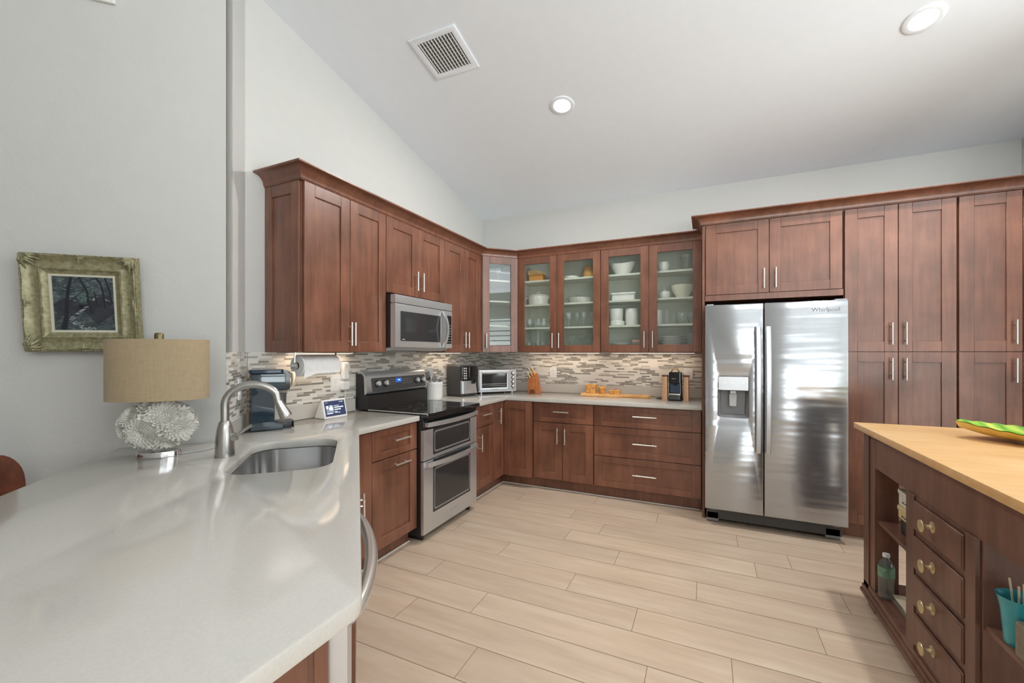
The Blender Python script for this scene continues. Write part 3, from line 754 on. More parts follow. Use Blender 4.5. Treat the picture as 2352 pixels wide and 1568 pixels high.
b = MB(); b.cyl((.016, -.004, .075), (.045, -.008, .086), .017, 16); b.tube([(.045, -.008, .09), (.075, -.012, .112), (.104, -.015, .130)], [.0075, .0065, .0075], 10); b.build('lever', 'faucet_steel', r)

# ------------------------------------------------------------------ range
RY = 2.452
r = thing('range', 'stainless double-oven range with black glass cooktop', 'range', (XW+.004, RY, 0), PI/2)
RW = .758; FX = -.632                                    # body front (local y), door face at -.656
b = MB(); b.box(0, RW, FX, -.01, .045, .895, .002); b.box(.04, .06, FX+.02, -.04, .0, .045); b.box(RW-.06, RW-.04, FX+.02, -.04, .0, .045); b.build('body', 'black', r)
b = MB(); b.box(.0, RW, -.69, -.135, .895, .926, .003); b.box(.0, .008, -.69, -.135, .917, .9285, .002, 1); b.box(RW-.008, RW, -.69, -.135, .917, .9285, .002, 1); b.box(.008, RW-.008, -.692, -.684, .900, .9275, .002, 0); b.build('cooktop', ['black_gloss', 'lightgrey'], r)
for (cx, cy, rr) in ((.2, -.54, .10), (.56, -.54, .115), (.2, -.28, .08), (.56, -.28, .08), (.38, -.30, .06)):
    b = MB(); b.lathe([(rr-.0015, .9263), (rr, .9266), (rr+.0015, .9263)], 48, 0, Matrix.Translation((cx, cy, 0))); b.build('burner_ring', 'grey', r)
# backguard
b = MB(); b.prism([(-.135, .926), (-.135, 1.03), (-.09, 1.04), (-.09, 1.195), (-.02, 1.205), (-.012, 1.2), (-.012, .926)], .004, RW-.004, 0, Matrix(((0,0,1,0),(1,0,0,0),(0,1,0,0),(0,0,0,1)))); b.build('backguard_body', 'black', r, ang=20)
b = MB(); pr = [(-.110, 1.040), (-.118, 1.046), (-.126, 1.06), (-.108, 1.175), (-.096, 1.200), (-.074, 1.2125), (-.030, 1.2125), (-.022, 1.206), (-.040, 1.200), (-.075, 1.198), (-.094, 1.175), (-.10, 1.040)]
b.prism(pr, 0, RW, 0, Matrix(((0,0,1,0),(1,0,0,0),(0,1,0,0),(0,0,0,1)))); b.build('backguard', 'steel', r, ang=40)
ta = math.atan2(.018, .115)
MP = Matrix.Translation((0, -.1275, 1.052)) @ Matrix.Rotation(-ta, 4, 'X')     # control panel plane
b = MB(); b.rbox(.058, .742, -.003, .004, .006, .112, .008, axis='y', mat=MP, edge=.001); o = b.build('control_panel', 'dark_grey', r)
b = MB(); b.box(.336, .414, -.0042, -.003, .062, .100, 0, 0, MP); b.build('display', emis('range_display', (.02, .07, .32, 1), 1.0), o, smooth=False)
b = MB(); b.box(.365, .395, -.0046, -.0042, .078, .088, 0, 0, MP); b.build('digits', emis('display_digits', (.15, .5, .9, 1), 1.5), o, smooth=False)
b = MB(); rn = random.Random(3)
for gx0, gx1, nx in ((.225, .325, 7), (.425, .545, 8)):
    for i in range(nx):
        for j in range(3): x = gx0+(gx1-gx0)*i/(nx-1); z = .05+j*.018; b.box(x-.0035, x+.0035, -.0036, -.003, z, z+.004, 0, 0, MP)
for kx in (.115, .205, .610, .690):
    for i in range(9):
        a = -2.2+4.4*i/8; b.box(kx+.036*math.sin(a)-.002, kx+.036*math.sin(a)+.002, -.0036, -.003, .066+.036*math.cos(a)-.0015, .066+.036*math.cos(a)+.0015, 0, 0, MP)
b.build('markings', 'lightgrey', o, smooth=False)
for kx in (.115, .205, .610, .690):
    b = MB(); m = MP @ Matrix.Translation((kx, -.003, .066)) @ Matrix.Rotation(PI/2, 4, 'X')
    b.lathe([(0, 0), (.027, 0), (.027, .008), (.021, .012)], 24, 1, m); b.lathe([(.021, .012), (.0205, .027), (.018, .030), (0, .030)], 24, 0, m); b.box(kx-.004, kx+.004, -.039, -.030, .046, .086, .002, 0, MP); b.build('knob', ['steel', 'black'], o)
def oven(name, z0, z1, w0, w1, hz, band):
    b = MB(); f = -.656
    b.rbox(.0, RW, f, FX-.001, z0, z1, .004, axis='x'); o = b.build(name, 'steel', r)
    b = MB(); b.box(.115, .648, f-.002, f+.001, w0-.028, band, .001); b.build('glass_panel', 'oven_glass', o)
    b = MB(); b.plate(rrect(.128, .634, w0-.012, w1+.012, .02), [rrect(.136, .626, w0, w1, .015)[::-1]], 0, .0015, 0, 0, Matrix.Translation((0, f-.002, 0)) @ UP); b.build('window_rim', 'grey', o)
    b = MB(); hb = .016; pts = []
    for i in range(21):
        a = i/20; pts.append((.018+.722*a, f-.018-.040*math.sin(PI*a)**.8, hz))
    vs = []; fs = []
    for x, y, z in pts: vs += [(x, y-.008, z-hb), (x, y-.008, z+hb), (x, y+.006, z+hb), (x, y+.006, z-hb)]
    for i in range(20):
        for k in range(4): fs.append((i*4+k, i*4+(k+1) % 4, i*4+4+(k+1) % 4, i*4+4+k))
    fs += [(0, 1, 2, 3), (80, 83, 82, 81)]; b.add(vs, fs)
    b.box(.018, .034, f-.012, f+.002, hz-hb, hz+hb); b.box(.724, .740, f-.012, f+.002, hz-hb, hz+hb); b.build('handle', 'steel', o, ang=30)
    return o
oven('upper_oven_door', .586, .806, .640, .775, .845, .806)
b = MB(); b.box(0, RW, -.652, FX-.001, .808, .893, .002); b.build('vent_panel', 'black_gloss', r)
o = oven('lower_oven_door', .057, .578, .215, .500, .555, .5775)
b = text_mb('Whirlpool', .028, .0004, Matrix.Translation((.40, -.6565, .128)) @ UP @ Matrix.Shear('XY', 4, (0, 0))); b.build('emblem', 'lightgrey', o)

# ------------------------------------------------------------------ microwave
r = thing('microwave', 'stainless over-the-range microwave with a black glass window', 'microwave', (XW+.004, 2.446, 0), PI/2)
MW, MZ0, MZ1, MF = .760, 1.402, 1.797, -.406
b = MB(); b.box(.002, MW-.002, MF+.045, -.002, MZ0, MZ1, .002); b.build('body', 'black', r)
b = MB(); b.prism([(MF+.035, MZ0), (MF+.06, 1.383), (-.30, 1.376), (-.06, 1.376), (-.03, MZ0)], .01, MW-.01, 0, Matrix(((0,0,1,0),(1,0,0,0),(0,1,0,0),(0,0,0,1)))); b.box(.12, .30, -.28, -.12, 1.372, 1.377, .001, 1); b.box(.46, .64, -.28, -.12, 1.372, 1.377, .001, 1); b.build('vent_base', ['lightgrey', 'grey'], r, ang=20)
b = MB(); b.rbox(0, MW, MF, MF+.044, 1.735, MZ1, .006, axis='x'); b.build('top_grille', 'steel', r)
b = MB(); b.rbox(0, .652, MF, MF+.044, MZ0, 1.731, .006, axis='x'); d_ = b.build('door', 'steel', r)
b = MB(); b.rbox(.058, .575, MF-.003, MF+.001, 1.452, 1.677, .008, axis='y', edge=.001); b.build('window', 'oven_glass', d_)
b = MB(); b.box(.075, .105, MF-.0036, MF-.003, 1.462, 1.466); b.build('emblem', 'white', d_, smooth=False)
b = MB(); vs = []; fs = []; pts = [(.612-.0*i, MF-.010-.045*math.sin(PI*i/20)**.9, 1.410+.310*i/20) for i in range(21)]
for x, y, z in pts: vs += [(x-.014, y-.006, z), (x+.014, y-.006, z), (x+.014, y+.008, z), (x-.014, y+.008, z)]
for i in range(20):
    for k in range(4): fs.append((i*4+k, i*4+(k+1) % 4, i*4+4+(k+1) % 4, i*4+4+k))
fs += [(0, 3, 2, 1), (80, 81, 82, 83)]; b.add(vs, fs); b.build('handle', 'steel', d_, ang=30)
b = MB(); b.rbox(.655, MW, MF, MF+.044, MZ0, 1.731, .006, axis='x'); p_ = b.build('control_side', 'steel', r)
b = MB(); b.rbox(.668, .748, MF-.002, MF+.001, 1.442, 1.690, .004, axis='y'); k_ = b.build('keypad', 'black_gloss', p_)
b = MB()
for i in range(3):
    for j in range(7): b.box(.676+i*.024, .692+i*.024, MF-.0026, MF-.002, 1.455+j*.024, 1.463+j*.024)
b.build('keys', 'grey', k_, smooth=False)

# ------------------------------------------------------------------ refrigerator
r = thing('refrigerator', 'stainless side-by-side refrigerator with water dispenser', 'refrigerator', (.000, YW-.02, 0), 0)
FW, fy = .902, 3.672-YW+.02                               # door face, local y
b = MB(); b.box(.002, FW-.014, fy+.085, 0, .03, 1.735, .002); b.build('body', 'dark_grey', r)
b = MB(); b.box(.012, FW-.02, fy+.105, fy+.125, .045, .125); b.box(.0, .09, fy+.085, fy+.145, .008, .085, .006, 0); b.box(FW-.115, FW-.02, fy+.085, fy+.145, .008, .085, .006, 0)
b.box(.23, .345, fy+.099, fy+.105, .058, .118, .003, 0); b.box(.345, .375, fy+.1, fy+.106, .06, .112, 0, 1); b.box(.09, FW-.115, fy+.112, fy+.118, .022, .045, 0, 1)
for q in (.03, FW-.07): b.box(q, q+.035, fy+.06, fy+.10, .105, .128, .002, 0)
b.build('base_grille', ['grey', 'black'], r)
def fdoor(name, x0_, x1_, holes):
    b = MB(); b.plate(rrect(x0_, x1_, .131, 1.738, .004, 2), holes, 0, .062, .006, 0, Matrix.Translation((0, fy+.062, 0)) @ UP, seg=3)
    o = b.build(name, 'steel_door', r, ang=30)
    g = MB(); g.box(x0_+.006, x1_-.006, fy+.062, fy+.084, .14, 1.73); g.build('gasket', 'black', o, smooth=False); return o
dh = rrect(.083, .293, .862, 1.180, .015)
dl_ = fdoor('freezer_door', -.012, .389, [dh[::-1]])
dr_ = fdoor('fridge_door', .396, FW+.004, [])
b = MB(); b.box(.0835, .2925, fy+.004, fy+.03, 1.070, 1.1795, .003); b.build('dispenser_panel', 'steel', dl_)
b = MB()
for q in (.13, .18, .258): b.lathe([(0, -.0005), (.0025, 0)], 10, 0, Matrix.Translation((q, fy+.0036, 1.128)) @ Matrix.Rotation(PI/2, 4, 'X'))
b.build('indicator', emis('indicator', (1, 1, 1, 1), 3), dl_)
b = MB(); q = fy+.058; X0, X1, Z0, Z1 = .0835, .2925, .8625, 1.069
b.add([(X0, fy+.004, Z0), (X1, fy+.004, Z0), (X1, fy+.004, Z1), (X0, fy+.004, Z1), (X0+.025, q, Z0+.02), (X1-.025, q, Z0+.02), (X1-.02, q, Z1), (X0+.02, q, Z1)], [(0, 1, 5, 4), (1, 2, 6, 5), (3, 0, 4, 7), (4, 5, 6, 7), (2, 3, 7, 6)]); b.build('dispenser_recess', 'grey', dl_, smooth=False, recalc=False)
b = MB(); b.box(.160, .212, fy+.020, fy+.03, .945, 1.045, .004); b.box(.165, .207, fy+.008, fy+.04, 1.045, 1.069, .003); b.build('paddle', 'lightgrey', dl_)
def fh(parent, x):
    b = MB(); vs = []; fs = []; N = 24
    for i in range(N+1):
        a = i/N; y = fy-.020-.040*math.sin(PI*a)**.55; z = .605+.955*a
        vs += [(x-.019, y+.004, z), (x-.012, y-.008, z), (x+.012, y-.008, z), (x+.019, y+.004, z), (x+.012, y+.012, z), (x-.012, y+.012, z)]
    for i in range(N):
        for k in range(6): fs.append((i*6+k, i*6+(k+1) % 6, i*6+6+(k+1) % 6, i*6+6+k))
    fs += [tuple(range(5, -1, -1)), tuple(range(N*6, N*6+6))]; b.add(vs, fs)
    for z in (.62, 1.545): b.box(x-.012, x+.012, fy-.018, fy+.001, z-.014, z+.014, .002)
    b.build('handle', 'steel', parent, ang=40)
fh(dl_, .353); fh(dr_, .417)
b = text_mb('Whirlpool', .040, .0008, Matrix.Translation((.775, fy-.0012, 1.672)) @ UP); b.build('emblem', 'grey', dr_)
b = MB(); b.box(.0, .05, fy+.02, fy+.10, 1.738, 1.747, .002); b.box(FW-.07, FW-.0, fy+.02, fy+.10, 1.738, 1.747, .002); b.build('hinge_cover', 'lightgrey', r)
# ------------------------------------------------------------------ kitchen cart (island) on the right
IX, IY, IT = .785, 2.905, .965                    # body face x, far end y, top surface
r = thing('kitchen_island', 'dark brown kitchen cart with butcher-block top, four knobbed drawers and open bays', 'kitchen island', (IX, IY, 0), -PI/2)
IL, ID = 1.64, .60                                 # local: x from far end toward the viewpoint, y inward
b = MB(); b.box(-.115, IL+.115, -.018, ID+.03, IT-.033, IT, .004, seg=2); b.build('butcher_block_top', 'butcher', r)
b = MB(); b.box(.0, IL, .006, .024, .768, IT-.034, .001); b.box(0, IL, ID-.024, ID-.006, .768, IT-.034, .001); b.box(.0, .018, .024, ID-.024, .768, IT-.034, .001); b.box(IL-.018, IL, .024, ID-.024, .768, IT-.034, .001); b.build('apron', 'wood_dark', r)
def post(x0_, x1_, y0_, y1_):
    b = MB(); xm = (x0_+x1_)/2
    b.box(x0_, x1_, y0_+.004, y1_, .10, .9305, .001)
    b.box(x0_, x0_+.075, y0_-.002, y0_+.004, .10, .9305, .001) if x0_ < .5 else b.box(x1_-.075, x1_, y0_-.002, y0_+.004, .10, .9305, .001)
    a, c = (x0_, x1_)
    b.add([(a-.006, y0_-.008, .10), (c, y0_-.008, .10), (c, y1_, .10), (a-.006, y1_, .10), (a+.03, y0_+.012, .0), (c-.03, y0_+.012, .0), (c-.03, y1_-.012, .0), (a+.03, y1_-.012, .0)], [(0, 1, 2, 3), (7, 6, 5, 4), (0, 4, 5, 1), (1, 5, 6, 2), (2, 6, 7, 3), (3, 7, 4, 0)])
    return b.build('leg', 'wood_dark', r, ang=20)
for xa, xb in ((0, .146), (IL-.146, IL)):
    for ya, yb in ((0, .10), (ID-.10, ID)): post(xa, xb, ya, yb)
b = MB(); b.box(-.014, IL+.014, -.016, ID+.012, .055, .075, .003); b.box(-.008, IL+.008, -.009, ID+.008, .075, .098, .003); b.box(.0, IL, -.002, .02, .0985, .126, .001); b.build('base_molding', 'wood_dark', r)
b = MB(); b.box(.004, IL-.004, .02, ID-.02, .112, .128, .001); b.build('lower_shelf', 'wood_dark', r)
b = MB(); b.box(.102, .552, .018, ID-.03, .482, .50, .001); b.build('middle_shelf', 'wood_dark', r)
b = MB(); b.box(1.064, IL-.10, .018, ID-.03, .482, .50, .001); b.build('middle_shelf', 'wood_dark', r)
b = MB(); b.box(.540, .556, .012, ID-.02, .128, .80, .001); b.box(1.050, 1.064, .012, ID-.02, .128, .80, .001); b.box(.556, 1.05, ID-.04, ID-.02, .128, .80, .001); b.box(.538, .612, -.002, .012, .126, .7685, .001); b.box(.995, 1.055, -.002, .012, .126, .7685, .001); b.box(.612, .995, .004, .012, .126, .7685)
b.build('drawer_case', 'wood_dark', r)
for z0_, z1_ in ((.632, .752), (.472, .605), (.318, .446), (.156, .286)):
    b = MB(); b.box(.620, .990, -.006, .003, z0_, z1_, .003); b.box(.624, .986, -.0075, -.006, z0_+.004, z1_-.004, .001); o = b.build('drawer', 'wood_dark', r)
    b = MB(); m = Matrix.Translation((.790, -.0075, (z0_+z1_)/2+.01)) @ Matrix.Rotation(PI/2, 4, 'X')
    b.lathe([(0, 0), (.021, 0), (.021, .002), (.010, .006), (.0075, .012), (.008, .024), (.013, .028), (.0225, .031), (.0235, .034), (.022, .037), (.017, .0385), (.015, .037), (.012, .039), (0, .040)], 28, 0, m); b.build('knob', plain('antique_brass', lin(205, 186, 145), .38, .55), o)
# things in and on the island
tl = thing('leaf_platter', 'banana-leaf shaped platter, green inside and yellow outside, on the butcher block', 'platter', (1.40, 2.60, IT), math.radians(-17))
def leafpt(u_, v_, lift=0):
    a = (u_-.5)*2; wd = .185*max(0.0, 1-abs(a)**2.1)**.75; q = (v_-.5)*2
    rim = .048+.034*a*a; base = .006+.052*abs(a)**3
    z = base+(rim-base)*min(1, abs(q))**2.2 if abs(a) < 1 else rim
    return (a*.345, q*wd, z+.002+lift+.0025*math.sin(a*38+abs(q)*4)*abs(q))
t = NT('leaf_glaze'); v = t.coord('Object'); sp = t.new('SeparateXYZ'); t.link(v, sp.inputs[0])
wv = t.math('ADD', t.math('MULTIPLY', sp.outputs[0], 60), t.math('MULTIPLY', t.math('ABSOLUTE', sp.outputs[1]), 70)); st_ = t.math('MULTIPLY_ADD', t.math('SINE', wv), .25, .5)
nn = t.noise(t.coord('Object', (14, 22, 4)), 1.4, 3); t.set(color=t.ramp(t.math('ADD', t.math('MULTIPLY', st_, .45), t.math('MULTIPLY', nn, .55)), [(.25, lin(78, 138, 50)), (.5, lin(132, 178, 62)), (.78, lin(214, 214, 104))]), rough=.2); M['leaf'] = t.m
M['leaf_under'] = plain('leaf_under', lin(222, 196, 112), .25, 0, .10)
b = MB(); b.grid(lambda u_, v_: leafpt(u_, v_), 48, 16); b.build('leaf_face', 'leaf', tl, recalc=False, ang=80)
b = MB(); b.grid(lambda u_, v_: leafpt(1-u_, v_, -.004), 48, 16); b.build('underside', 'leaf_under', tl, recalc=False, ang=80)
b = MB(); b.lathe([(.15, .001), (.158, .0), (.15, .012), (.13, .012), (.13, .001)], 36, 0, None, 1, .5); b.build('foot_ring', 'cream_china', tl)
o = MB(); pts = [(1.255+.018*i, 2.53+.004*i, 1.142-.000*i-.0042*i-.0011*i*i) for i in range(9)]
o.tube(pts, [.002, .006, .010, .0135, .016, .017, .0175, .0175, .0165], 10); tag(o.build('fruit', plain('pale_fruit', lin(228, 208, 120), .4)), 'pale yellow pointed fruit tip above the leaf platter at the right frame edge', 'fruit')
t = thing('water_bottle', 'clear plastic water bottle with green label on the lower cart shelf', 'bottle', (.822, 2.715, .1285))
b = MB(); b.lathe([(0, .003), (.024, 0), (.031, .004), (.032, .012)]+[(.0325-.0022*(k % 2), .02+k*.009) for k in range(9)]+[(.0325, .105), (.0325, .16), (.030, .172), (.020, .190), (.0135, .199), (.0135, .208)], 24); b.build('bottle_body', 'bottle_clear', t)
b = MB(); b.lathe([(.0328, .108), (.0331, .110), (.0331, .156), (.0328, .158)], 24); b.build('bottle_label', plain('bottle_label', lin(112, 150, 128), .4, 0, .3), t)
b = MB(); b.lathe([(0, .223), (.0145, .223), (.0150, .221), (.0150, .207), (.013, .206)], 24); b.build('cap', 'white', t)
rn = random.Random(5)
mz = .129
for i, (dx, dy, rz, c) in enumerate(((0, 0, .02, lin(120, 112, 98)), (.01, -.01, -.05, lin(206, 196, 172)), (.012, .006, .04, lin(226, 214, 188)))):
    q = thing('magazine', ('thick grey-brown catalogue at the bottom of the magazine pile in the cart', 'cream magazine in the middle of the pile on the lower cart shelf', 'cream magazine with orange flowers lying topmost on the lower cart shelf')[i], 'magazine', (.95+dx, 2.56+dy, mz), rz-.02, 'magazines on the lower cart shelf')
    b = MB(); h = (.012, .006, .006)[i]; b.box(-.115, .115, -.150, .150, 0, h, .0008); b.build('pages', plain('mag%d' % i, c, .6), q); mz += h+.0004
    if i == 2:
        b = MB()
        for fx_, fy_, s_ in ((-.03, .02, .02), (-.06, -.03, .014), (.02, .06, .018), (-.02, -.07, .012)):
            for k in range(5):
                a = 2*PI*k/5; b.prism([(fx_+s_*.9*math.cos(a)+s_*.5*math.cos(x_), fy_+s_*.9*math.sin(a)+s_*.4*math.sin(x_)) for x_ in [2*PI*j/8 for j in range(8)]], h, h+.0005)
        b.build('printed_flowers', plain('orange_print', lin(214, 126, 52), .6), q)
q = tag((lambda m_: (m_.lathe([(0, 0), (.13, 0), (.132, .003), (.13, .006), (0, .006)], 32, 0, None, .8, 1), m_.build('tray', 'grey'))[1])(MB()), 'dark grey oval tray standing behind the magazines on the lower cart shelf', 'tray'); q.location = (1.12, 2.68, .1287); q.scale = (.9, .45, 1)
def storage(z0_, z1_, x0_, mat_, label, lidded):
    q = thing('storage_box', label, 'box', (x0_, 2.405, z0_), 0, 'boxes stacked on the middle cart shelf')
    h = z1_-z0_; b = MB(); b.box(0, .26, 0, .21, 0, h-.001, .004); b.build('box_body', mat_, q)
    if lidded: b = MB(); b.box(-.003, .263, -.003, .213, h-.022, h, .003); b.build('lid', mat_, q)
    b = MB()
    for k in range(4): b.box(-.0042, -.003, .05+k*.03, .068+k*.03, h*.3, h*.3+.006)
    b.build('print', 'dark_grey', q, smooth=False)
storage(.5006, .574, .845, plain('dark_green_box', lin(24, 38, 32), .3), 'dark green box at the bottom of the stack on the middle cart shelf', False)
storage(.5745, .634, .836, plain('tan_box', lin(206, 188, 140), .6), 'tan box in the middle of the stack on the middle cart shelf', True)
storage(.6345, .712, .838, plain('white_box', lin(214, 214, 200), .6, 0, .1), 'white printed box on top of the stack on the middle cart shelf', True)
t = thing('tumbler', 'flared turquoise tumbler with pale sticks in the right cart bay', 'tumbler', (.84, 1.755, .5006))
b = MB(); b.lathe([(0, .001), (.031, 0), (.033, .004), (.040, .10), (.049, .140), (.0505, .142), (.049, .1405), (.038, .10), (.031, .008), (0, .006)], 32); b.build('cup', plain('turquoise', lin(52, 164, 178), .25), t)
for k, (dx, dy, tx, ty) in enumerate(((0, .008, -.004, .032), (.006, -.004, .004, .022), (-.004, -.010, .006, .014))):
    q = MB(); q.cyl((.84+dx, 1.755+dy, .51), (.84+dx*2+tx*1.1, 1.755+dy+ty*1.0, .68-.004*k), .0028, 8); tag(q.build('stick', plain('pale_stick', lin(222, 208, 180), .6)), ('pale stick leaning leftmost in the turquoise tumbler', 'pale stick in the middle of the turquoise tumbler', 'pale stick leaning rightmost in the turquoise tumbler')[k], 'stick', 'sticks in the tumbler')
q = MB(); q.rbox(.800, .872, 1.628, 1.702, .5006, .598, .012, edge=.004); tag(q.build('canister', plain('stone_grey', lin(132, 122, 104), .7, 0, .15)), 'grey stone-look canister beside the turquoise tumbler', 'canister')

# ------------------------------------------------------------------ things on the diagonal wall and peninsula
qx, qy = DW(-1.165)
pf = thing('framed_painting', 'ornate gilt-framed dark woodland stream painting on the diagonal wall', 'painting', (qx+.012, qy-.012, 1.370), PI/4)
pf.rotation_euler = (math.radians(4.6), math.radians(-.6), PI/4)
PW, PH = .412, .436
FR = [(0, 0), (.004, .028), (.012, .036), (.020, .030), (.030, .022), (.048, .018), (.060, .024), (.068, .026), (.074, .020), (.082, .016), (.088, .014), (.088, .0), (0, 0)]
b = MB()
for side in range(4):
    cs = [(0, 0), (PW, 0), (PW, PH), (0, PH)]; p = Vector(cs[side]); q = Vector(cs[(side+1) % 4]); d = (q-p).normalized(); n = Vector((-d.y, d.x)); vs = []; N = 14; k = len(FR)
    for i in range(N+1):
        f_ = i/N
        for o_, h_ in FR:
            s_ = p+n*o_+d*(o_+((q-p).length-2*o_)*f_); hh = h_*(1+.10*math.sin(f_*PI*6)*(h_ > .02)); vs.append((s_.x-PW/2, -hh, s_.y))
    b.add(vs, [(i*k+a, i*k+a+1, (i+1)*k+a+1, (i+1)*k+a) for i in range(N) for a in range(k-1)])
t = NT('gilt_frame'); n = t.noise(t.coord('Object'), 60, 4); t.set(color=t.ramp(n, [(.3, lin(122, 117, 88)), (.5, lin(146, 141, 109)), (.72, lin(166, 161, 131))]), rough=.42, metal=.3); t.bump(n, .25, .003); M['gilt'] = t.m
b.build('frame', 'gilt', pf, ang=50)
for o_, h_, cnt, rr in ((.066, .026, 44, .0042), (.006, .031, 48, .0042)):
    b = MB()
    for side in range(4):
        cs = [(0, 0), (PW, 0), (PW, PH), (0, PH)]; p = Vector(cs[side]); q = Vector(cs[(side+1) % 4]); d = (q-p).normalized(); n = Vector((-d.y, d.x)); L_ = (q-p).length
        for i in range(cnt): s_ = p+n*o_+d*(o_+(L_-2*o_)*(i+.5)/cnt); b.ball((s_.x-PW/2, -h_, s_.y), rr, 8, 0, 1, 1, 1)
    b.build('beading', 'gilt', pf)
for cx, cz, sx_, sz_ in ((0, 0, 1, 1), (PW, 0, -1, 1), (PW, PH, -1, -1), (0, PH, 1, -1)):
    b = MB()
    for k in range(7):
        a = PI/2*(k+.0)/6; L_ = .062 if k % 2 else .048
        b.tube([(cx-PW/2+sx_*(.012), -.034, cz+sz_*.012), (cx-PW/2+sx_*(.012+L_*.55*math.cos(a)), -.044, cz+sz_*(.012+L_*.55*math.sin(a))), (cx-PW/2+sx_*(.012+L_*math.cos(a)), -.032, cz+sz_*(.012+L_*math.sin(a)))], [.005, .0065, .002], 8)
    b.build('corner_ornament', 'gilt', pf)
for cx, cz, hz_ in ((PW/2, .018, 1), (PW/2, PH-.018, 1), (.018, PH/2, 0), (PW-.018, PH/2, 0)):
    b = MB()
    for k in (-1, 0, 1):
        e2 = (k*.022, (1-abs(k))*.02) if hz_ else ((1-abs(k))*.02, k*.022); sg = (1 if cz < PH/2 else -1) if hz_ else (1 if cx < PW/2 else -1)
        b.tube([(cx-PW/2, -.036, cz), (cx-PW/2+e2[0]*(1 if hz_ else sg), -.034, cz+e2[1]*(sg if hz_ else 1))], [.006, .002], 8)
    b.build('side_ornament', 'gilt', pf)
b = MB(); b.plate([(-PW/2+.084, .084), (PW/2-.084, .084), (PW/2-.084, PH-.084), (-PW/2+.084, PH-.084)], [[(-PW/2+.098, .098), (PW/2-.098, .098), (PW/2-.098, PH-.098), (-PW/2+.098, PH-.098)][::-1]], 0, .012, 0, 0, Matrix.Translation((0, 0, 0)) @ UP); b.build('liner', plain('linen_liner', lin(202, 200, 182), .8), pf)
t = NT('painted_wood'); v = t.coord('Object', (1, 1, 1)); n = t.noise(t.coord('Object', (34, 34, 60)), 1, 4, .65); n2 = t.noise(v, 11, 3)
t.set(color=t.mix(t.math('MULTIPLY', n2, .9), t.ramp(n, [(.3, lin(26, 34, 42)), (.48, lin(64, 76, 80)), (.62, lin(104, 116, 112)), (.8, lin(150, 158, 154))]), lin(44, 58, 66)), rough=.5); t.bump(n, .3, .002); M['canvas'] = t.m
cw, chh = PW-.196, PH-.196; cz0 = .098
CV = lambda u_, v_: (-cw/2+cw*u_, cz0+chh*v_)
b = MB(); b.box(-cw/2-.002, cw/2+.002, -.008, -.002, cz0-.002, cz0+chh+.002, 0, 0)
def stroke(pts, ws, mi, dep):
    vs = []; fs = []; n = len(pts)
    P = [Vector(CV(*p)) for p in pts]
    for i in range(n):
        d = (P[min(i+1, n-1)]-P[max(i-1, 0)]).normalized(); nn_ = Vector((-d.y, d.x))*ws[i]*cw/2
        a_ = P[i]+nn_; c_2 = P[i]-nn_
        for q in (a_, c_2): vs.append((min(max(q.x, -cw/2), cw/2), -dep, min(max(q.y, cz0), cz0+chh)))
    for i in range(n-1): fs.append((2*i, 2*i+1, 2*i+3, 2*i+2))
    b.add(vs, fs, mi)
stroke([(0, .36), (.2, .46), (.42, .42), (.5, .40)], [.3, .34, .2, .05], 4, .0083); stroke([(.55, .28), (.75, .42), (1, .5)], [.5, .5, .4], 4, .0083)
rd = random.Random(9)
def dabs(path, w_, cnt, mis, dep, L_=.03):
    for i in range(cnt):
        f_ = rd.random()*(len(path)-1); k = min(int(f_), len(path)-2); f_ -= k
        u_ = path[k][0]+(path[k+1][0]-path[k][0])*f_+rd.uniform(-1, 1)*w_[k]; v_ = path[k][1]+(path[k+1][1]-path[k][1])*f_+rd.uniform(-1, 1)*w_[k]*.5
        ll = L_*rd.uniform(.5, 1.2); a = rd.uniform(-.35, .5)
        stroke([(u_-ll*math.cos(a), v_-ll*math.sin(a)), (u_, v_), (u_+ll*math.cos(a), v_+ll*math.sin(a*.5))], [.006, .02, .006], rd.choice(mis), dep+i*1e-7)
RIVER = [(.56, .46), (.46, .38), (.36, .30), (.27, .20), (.34, .12), (.50, .05), (.60, .01)]
dabs([(.38, .62), (.48, .68), (.58, .60), (.46, .54)], [.08, .09, .08, .06], 46, (2, 2, 5, 0), .0084, .03)
dabs([(.62, .60), (.70, .55)], [.05, .05], 8, (3, 7), .0085, .02); dabs([(.88, .58), (.90, .57)], [.03, .03], 4, (3, 7), .0085, .02)
rd = random.Random(4)
for i in range(520):
    u_, v_ = rd.random(), rd.random(); hi = v_ > .45
    mi = rd.choice((0, 4, 4, 5, 5, 6, 6, 7) if hi else (4, 4, 0, 5, 1, 8)); L_ = .012+.022*rd.random(); a = rd.uniform(-.5, .5) if hi else rd.uniform(-.3, .6)
    stroke([(u_, v_), (u_+L_*math.cos(a), v_+L_*math.sin(a)), (u_+2*L_*math.cos(a), v_+2*L_*math.sin(a*.6))], [.008, .016, .006], mi, .0082+i*1e-7)
dabs(RIVER, [.015, .03, .04, .045, .05, .09, .10], 80, (3, 3, 7, 7, 6, 4), .0087, .028)
stroke([(.14, .0), (.20, .25), (.22, .55), (.26, .80), (.31, 1.0)], [.10, .075, .06, .055, .05], 1, .009)
stroke([(.62, .30), (.57, .55), (.55, .75), (.47, .9), (.44, 1.0)], [.05, .04, .035, .03, .03], 1, .009)
stroke([(.84, .42), (.82, .7), (.78, .9), (.70, 1.0)], [.03, .035, .035, .04], 1, .009); stroke([(.96, .5), (.93, .75), (.86, 1.0)], [.03, .03, .03], 1, .009)
stroke([(.28, .54), (.42, .68), (.50, .74)], [.02, .02, .014], 1, .009); stroke([(.70, .5), (.69, .66), (.66, .74)], [.03, .025, .02], 1, .009)
